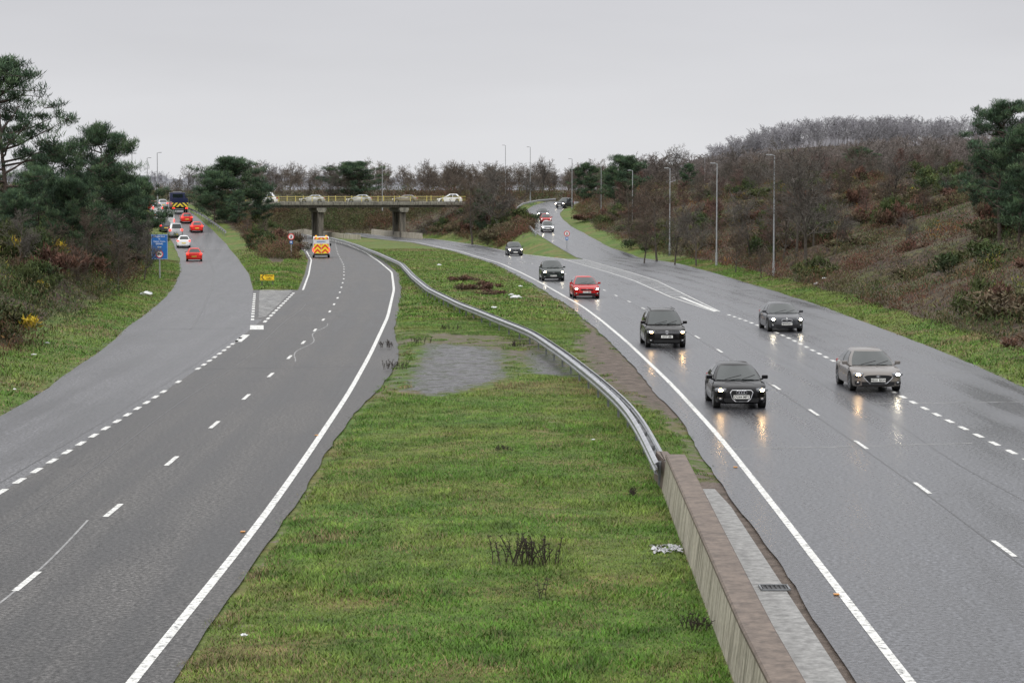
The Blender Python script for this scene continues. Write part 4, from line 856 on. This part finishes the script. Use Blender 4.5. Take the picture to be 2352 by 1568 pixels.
# woods (stuff)
low=[tubes(sum(bare(60+i,9.,(3,2,1),.020,.5,.012),[]),3) for i in range(4)]
low2=[tubes(sum(bare(80+i,9.,(3,1,1),.032,.5,.012),[]),3) for i in range(4)]
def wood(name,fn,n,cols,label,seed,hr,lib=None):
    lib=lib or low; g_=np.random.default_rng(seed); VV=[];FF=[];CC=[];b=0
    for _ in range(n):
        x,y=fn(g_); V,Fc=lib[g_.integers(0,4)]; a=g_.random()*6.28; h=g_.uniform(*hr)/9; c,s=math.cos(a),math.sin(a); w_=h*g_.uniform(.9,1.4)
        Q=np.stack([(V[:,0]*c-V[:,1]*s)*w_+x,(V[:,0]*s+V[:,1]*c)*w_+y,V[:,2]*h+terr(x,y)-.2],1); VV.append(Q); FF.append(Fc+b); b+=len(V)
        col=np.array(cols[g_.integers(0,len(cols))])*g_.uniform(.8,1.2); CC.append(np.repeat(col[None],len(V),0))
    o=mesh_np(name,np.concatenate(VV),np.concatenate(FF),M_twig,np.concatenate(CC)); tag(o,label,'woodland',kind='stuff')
def fan(y0,y1,k0,k1):
    def f(g_):
        y=g_.uniform(y0,y1); return g_.uniform(k0,k1)*y,y
    return f
wood('woodland',lambda g_:(g_.uniform(-62,35),g_.uniform(470,560)),150,[(.12,.10,.085),(.11,.092,.075),(.13,.11,.09)],'leafless winter woodland behind the bridge',70,(5.5,8.5))
wood('woodland',fan(300,450,.08,.24),110,[(.12,.085,.076),(.11,.088,.074),(.105,.095,.08)],'leafless birch and oak wood on the hillside',71,(3.5,6.5))
wood('woodland',fan(450,690,.05,.25),330,[(.15,.128,.118),(.14,.122,.115),(.16,.142,.132)],'misty bare woodland on the hill ridge',72,(6,10),low2)  # twig colours paled to paint in some distance haze
wood('woodland',fan(820,900,.09,.26),260,[(.25,.245,.262),(.235,.23,.25),(.26,.255,.27)],'pale misty trees crowning the far hill',74,(8,12.5),low2)  # stronger haze painted in: twigs much paler and greyer
wood('woodland',lambda g_:(g_.uniform(-190,-40),g_.uniform(600,760)),60,[(.22,.22,.24),(.24,.24,.26)],'misty distant treeline',73,(5,9),low2)  # pale blue-grey twigs carry the distance haze in their colour
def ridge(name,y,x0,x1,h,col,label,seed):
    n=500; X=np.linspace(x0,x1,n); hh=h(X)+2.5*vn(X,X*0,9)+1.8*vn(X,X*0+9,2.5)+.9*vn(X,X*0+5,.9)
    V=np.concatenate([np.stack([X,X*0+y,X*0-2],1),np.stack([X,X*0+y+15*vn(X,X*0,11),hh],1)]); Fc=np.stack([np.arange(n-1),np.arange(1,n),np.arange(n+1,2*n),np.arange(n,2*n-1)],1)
    o=mesh_np(name,V,Fc,simple('painted_haze_wood',col,1.0,0,.12,.3,spec=0)); tag(o,label,'hills',kind='structure')  # distance haze painted as the pale base colour of the card
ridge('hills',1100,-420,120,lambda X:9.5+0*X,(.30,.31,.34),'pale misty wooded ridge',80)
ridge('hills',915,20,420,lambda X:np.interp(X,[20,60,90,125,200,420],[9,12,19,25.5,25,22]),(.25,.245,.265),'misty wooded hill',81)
# grass blades (stuff)
def blades(name,fn,n,hr,w,label,seed):
    g_=np.random.default_rng(seed); X,Y=fn(g_,n); di,sc,co=masks(X,Y); keep=(co<.35+.5*(vn(X,Y,.6)-.5))&(di<.50+.5*(vn(X,Y,.8)-.5))&(sc<.6); X=X[keep];Y=Y[keep]; m=len(X)
    order=np.argsort(Y); X=X[order];Y=Y[order]; Z=np.zeros(m); ed=np.linspace(0,m,401).astype(int)
    for i in range(400):
        s=slice(ed[i],ed[i+1]); 
        if ed[i+1]>ed[i]: Z[s]=row(float(Y[s].mean()),X[s])
    h=g_.uniform(hr[0],hr[1],m)*(.5+.9*vn(X,Y,1.1)**1.5*1.3); a=g_.random(m)*6.283; ln=g_.uniform(.4,1.7,m); dx,dy=np.cos(a),np.sin(a); ww=w*(.6+.8*g_.random(m))
    b=a+1.57+g_.normal(0,.4,m); ex,ey=np.cos(b)*ww,np.sin(b)*ww
    V=np.stack([np.stack([X-ex,Y-ey,Z-.01],1),np.stack([X+ex,Y+ey,Z-.01],1),np.stack([X+dx*h*ln+ex*.1,Y+dy*h*ln,Z+h],1)],1).reshape(-1,3); Fc=np.arange(m*3).reshape(-1,3)
    n1=vn(X,Y,3.2)*.55+vn(X,Y,.9)*.45; n2=vn(X,Y,6)*.55+vn(X,Y,1.6)*.45
    c0=np.array([.082,.180,.018]);c1=np.array([.150,.215,.038]);c2=np.array([.22,.165,.085])
    t=sstep(n1,.3,.7)[:,None]; col=c0*(1-t)+c1*t; st=(g_.random(m)<(.07+.62*sstep(n2,.50,.74)))[:,None]; col=np.where(st,c2,col)*(.6+.75*g_.random((m,1)))*(.7+.6*vn(X,Y,.5))[:,None]
    cc=np.repeat(col,3,0); cc[0::3]*=.7; cc[1::3]*=.7; cc[2::3]*=1.15
    o=mesh_np(name,V,Fc,M_blade,cc); tag(o,label,'grass',kind='stuff')
def fm(g_,n):
    Y=29+(g_.random(n)**1.35)*97; l=LCR(Y)-.08; r=np.where(Y<55,wl(np.minimum(Y,54)),RCL(Y)+.05); return l+(r-l)*g_.random(n),Y
blades('grass',fm,430000,(.03,.085),.009,'wet grass on the median',90)
def fm2(g_,n):
    Y=120+(g_.random(n)**1.3)*190; l=LCR(Y)-.05; r=RCL(Y)+.05; X=l+(r-l)*g_.random(n)
    k=g_.random(n)<.3; Y2=np.where(k,YN+g_.random(n)*110,Y); X2=SLR(Y2)+.1+(MLL(Y2)-SLR(Y2)-.2)*g_.random(n); return np.where(k,X2,X),Y2
blades('grass',fm2,150000,(.05,.14),.026,'rough grass on the far median and nose',92)
def fs(g_,n):
    Y=55+g_.random(n)*190; k=g_.random(n)<.5; u=g_.random(n)*3.4; return np.where(k,SLL(Y)+.05-u,RSR(Y)-.05+u*.85),Y
blades('grass',fs,130000,(.05,.13),.018,'rough grass on the road verges',91)
# dead weeds, litter
M_stem=simple('dry_stems',(.030,.021,.016),.9)
def weeds(px,py,n,w,h,seed,rs=.009):
    x,y=G(px,py); R=random.Random(seed); S=[]
    for i in range(n):
        a,b=R.gauss(0,w/2.2),R.gauss(0,.12); p=Vector((a,b,-.02)); d=Vector((R.gauss(0,.22),R.gauss(0,.2),1)).normalized(); L_=h*R.uniform(.45,1)
        for j in range(4):
            q=p+d*L_/4; S.append((tuple(p),tuple(q),rs,rs*.8)); 
            if j>0:
                for _ in range(3): o_=Vector((R.gauss(0,1),R.gauss(0,1),R.uniform(.3,1))).normalized()*.06; S.append((tuple(q),tuple(q+o_),rs*1.0,rs*.5))
            d=(d+Vector((R.gauss(0,.12),R.gauss(0,.12),0))).normalized(); p=q
    V,Fc=tubes(S,4); o=mesh_np('dead_weeds',V,Fc,M_stem); o.location=(x,y,0.06); tag(o,'clump of dry brown dock stems standing in grass','plant')
weeds(1200,1305,38,.74,.66,1,.009); weeds(1243,1385,4,.06,.42,2,.006); weeds(1155,1040,12,.3,.18,3,.006); weeds(1590,1455,14,.3,.32,4,.007); weeds(1450,1145,12,.1,.2,5,.007); weeds(970,790,12,.6,.3,6); weeds(905,850,22,.7,.4,7); weeds(890,800,16,.5,.4,8); weeds(1030,760,16,.9,.3,9); weeds(1185,800,14,.3,.3,11)
def litter(px,py,s,seed,label='crumpled white litter lying on the grass'):
    x,y=G(px,py); z=terr(x,y); R=random.Random(seed); V,Fc=gell((0,0,s*.2),(s,s*.6,s*.25),9,6); V=[(a*R.uniform(.6,1.2),b*R.uniform(.6,1.2),max(-.02,c*R.uniform(.5,1.4))) for a,b,c in V]
    o=obj('litter',(V,Fc),M_litter,loc=(x,y,z+.04)); tag(o,label,'litter')
for i,(a,b,s) in enumerate(((1185,688,.38),(1175,682,.25),(1135,712,.2),(1362,1018,.06),(560,1470,.07),(78,828,.12),(108,802,.12),(338,682,.5),(1877,668,.3),(1893,664,.25),(1195,660,.18),(1008,612,.25),(865,585,.2),(34,900,.08))): litter(a,b,s,i)
def sheet(px,py,w,l,seed):
    x,y=G(px,py); g_=np.random.default_rng(seed); n=14; U=np.linspace(-1,1,n); A,B=np.meshgrid(U,U); Xx=A*w/2+g_.normal(0,.03,A.shape); Yy=B*l/2+g_.normal(0,.05,A.shape); Z_=.05+.07*g_.random(A.shape)
    I=np.arange(n*n).reshape(n,n); q=np.stack([I[:-1,:-1],I[:-1,1:],I[1:,1:],I[1:,:-1]],-1).reshape(-1,4); q=q[g_.random(len(q))>.35]
    o=mesh_np('plastic_sheet',np.stack([Xx.ravel()+x,Yy.ravel()+y,Z_.ravel()],1),q,simple('plastic_grey',(.40,.40,.42),.45)); tag(o,'torn white plastic sheet crumpled beside the wall','litter')
sheet(1532,1270,.58,.9,5)
for a,b in ((727,1001),(558,1222),(1689,1074),(1921,1368)):
    x,y=G(a,b); o=obj('road_stud',gbox((0,0,.012),(.10,.10,.02),.006),emi('stud_amber',(.5,.22,.04),.05),loc=(x,y,.008)); tag(o,'small amber reflective road stud','road stud','road studs')
# ---------------------------------------------------------------- world, light, camera
w=D.worlds.new('World'); scene.world=w; w.use_nodes=True; t=w.node_tree; bg=t.nodes['Background']
sky=N(t,'ShaderNodeTexSky',sky_type='NISHITA',sun_disc=False); sky.sun_elevation=math.radians(40); sky.sun_rotation=math.radians(200); sky.air_density=1; sky.dust_density=6
co=N(t,'ShaderNodeTexCoord').outputs['Generated']; s=N(t,'ShaderNodeSeparateXYZ'); t.links.new(co,s.inputs[0])
gr=ramp(t,s.outputs[2],[(0,(.362,.364,.374)),(.02,(.362,.364,.374)),(.09,(.302,.304,.320)),(.3,(.50,.502,.515)),(1,(1.,1.,1.))])
mp=N(t,'ShaderNodeMapping',inp={'Scale':(2,2,9)}); t.links.new(co,mp.inputs[0]); cl=noise(t,1.6,4,mp.outputs[0]); gr=mix(t,gr,ramp(t,cl,[(.3,.95),(.7,1.05)]),1.0,'MULTIPLY')
hs=N(t,'ShaderNodeHueSaturation',inp={'Saturation':.15,'Value':.04}); t.links.new(sky.outputs[0],hs.inputs['Color'])
t.links.new(mix(t,gr,hs.outputs[0],.08),bg.inputs['Color']); bg.inputs['Strength'].default_value=2.18
sl=D.lights.new('sun','SUN'); sl.energy=1.0; sl.angle=math.radians(25); sl.color=(1,.97,.93); so=link(D.objects.new('sun',sl)); so.rotation_euler=(math.radians(50),0,math.radians(-20)); so['label']='soft overcast sunlight'; so['category']='light'
cam=D.cameras.new('camera'); cam.sensor_width=36; cam.lens=F/2352*36; cam.clip_end=12000; cam.clip_start=.5
c=link(D.objects.new('camera',cam)); c.location=(0,0,CH); c.rotation_euler=(math.pi/2-PT,0,0); scene.camera=c
scene.view_settings.view_transform='Standard'; scene.view_settings.look='None'; scene.view_settings.exposure=0
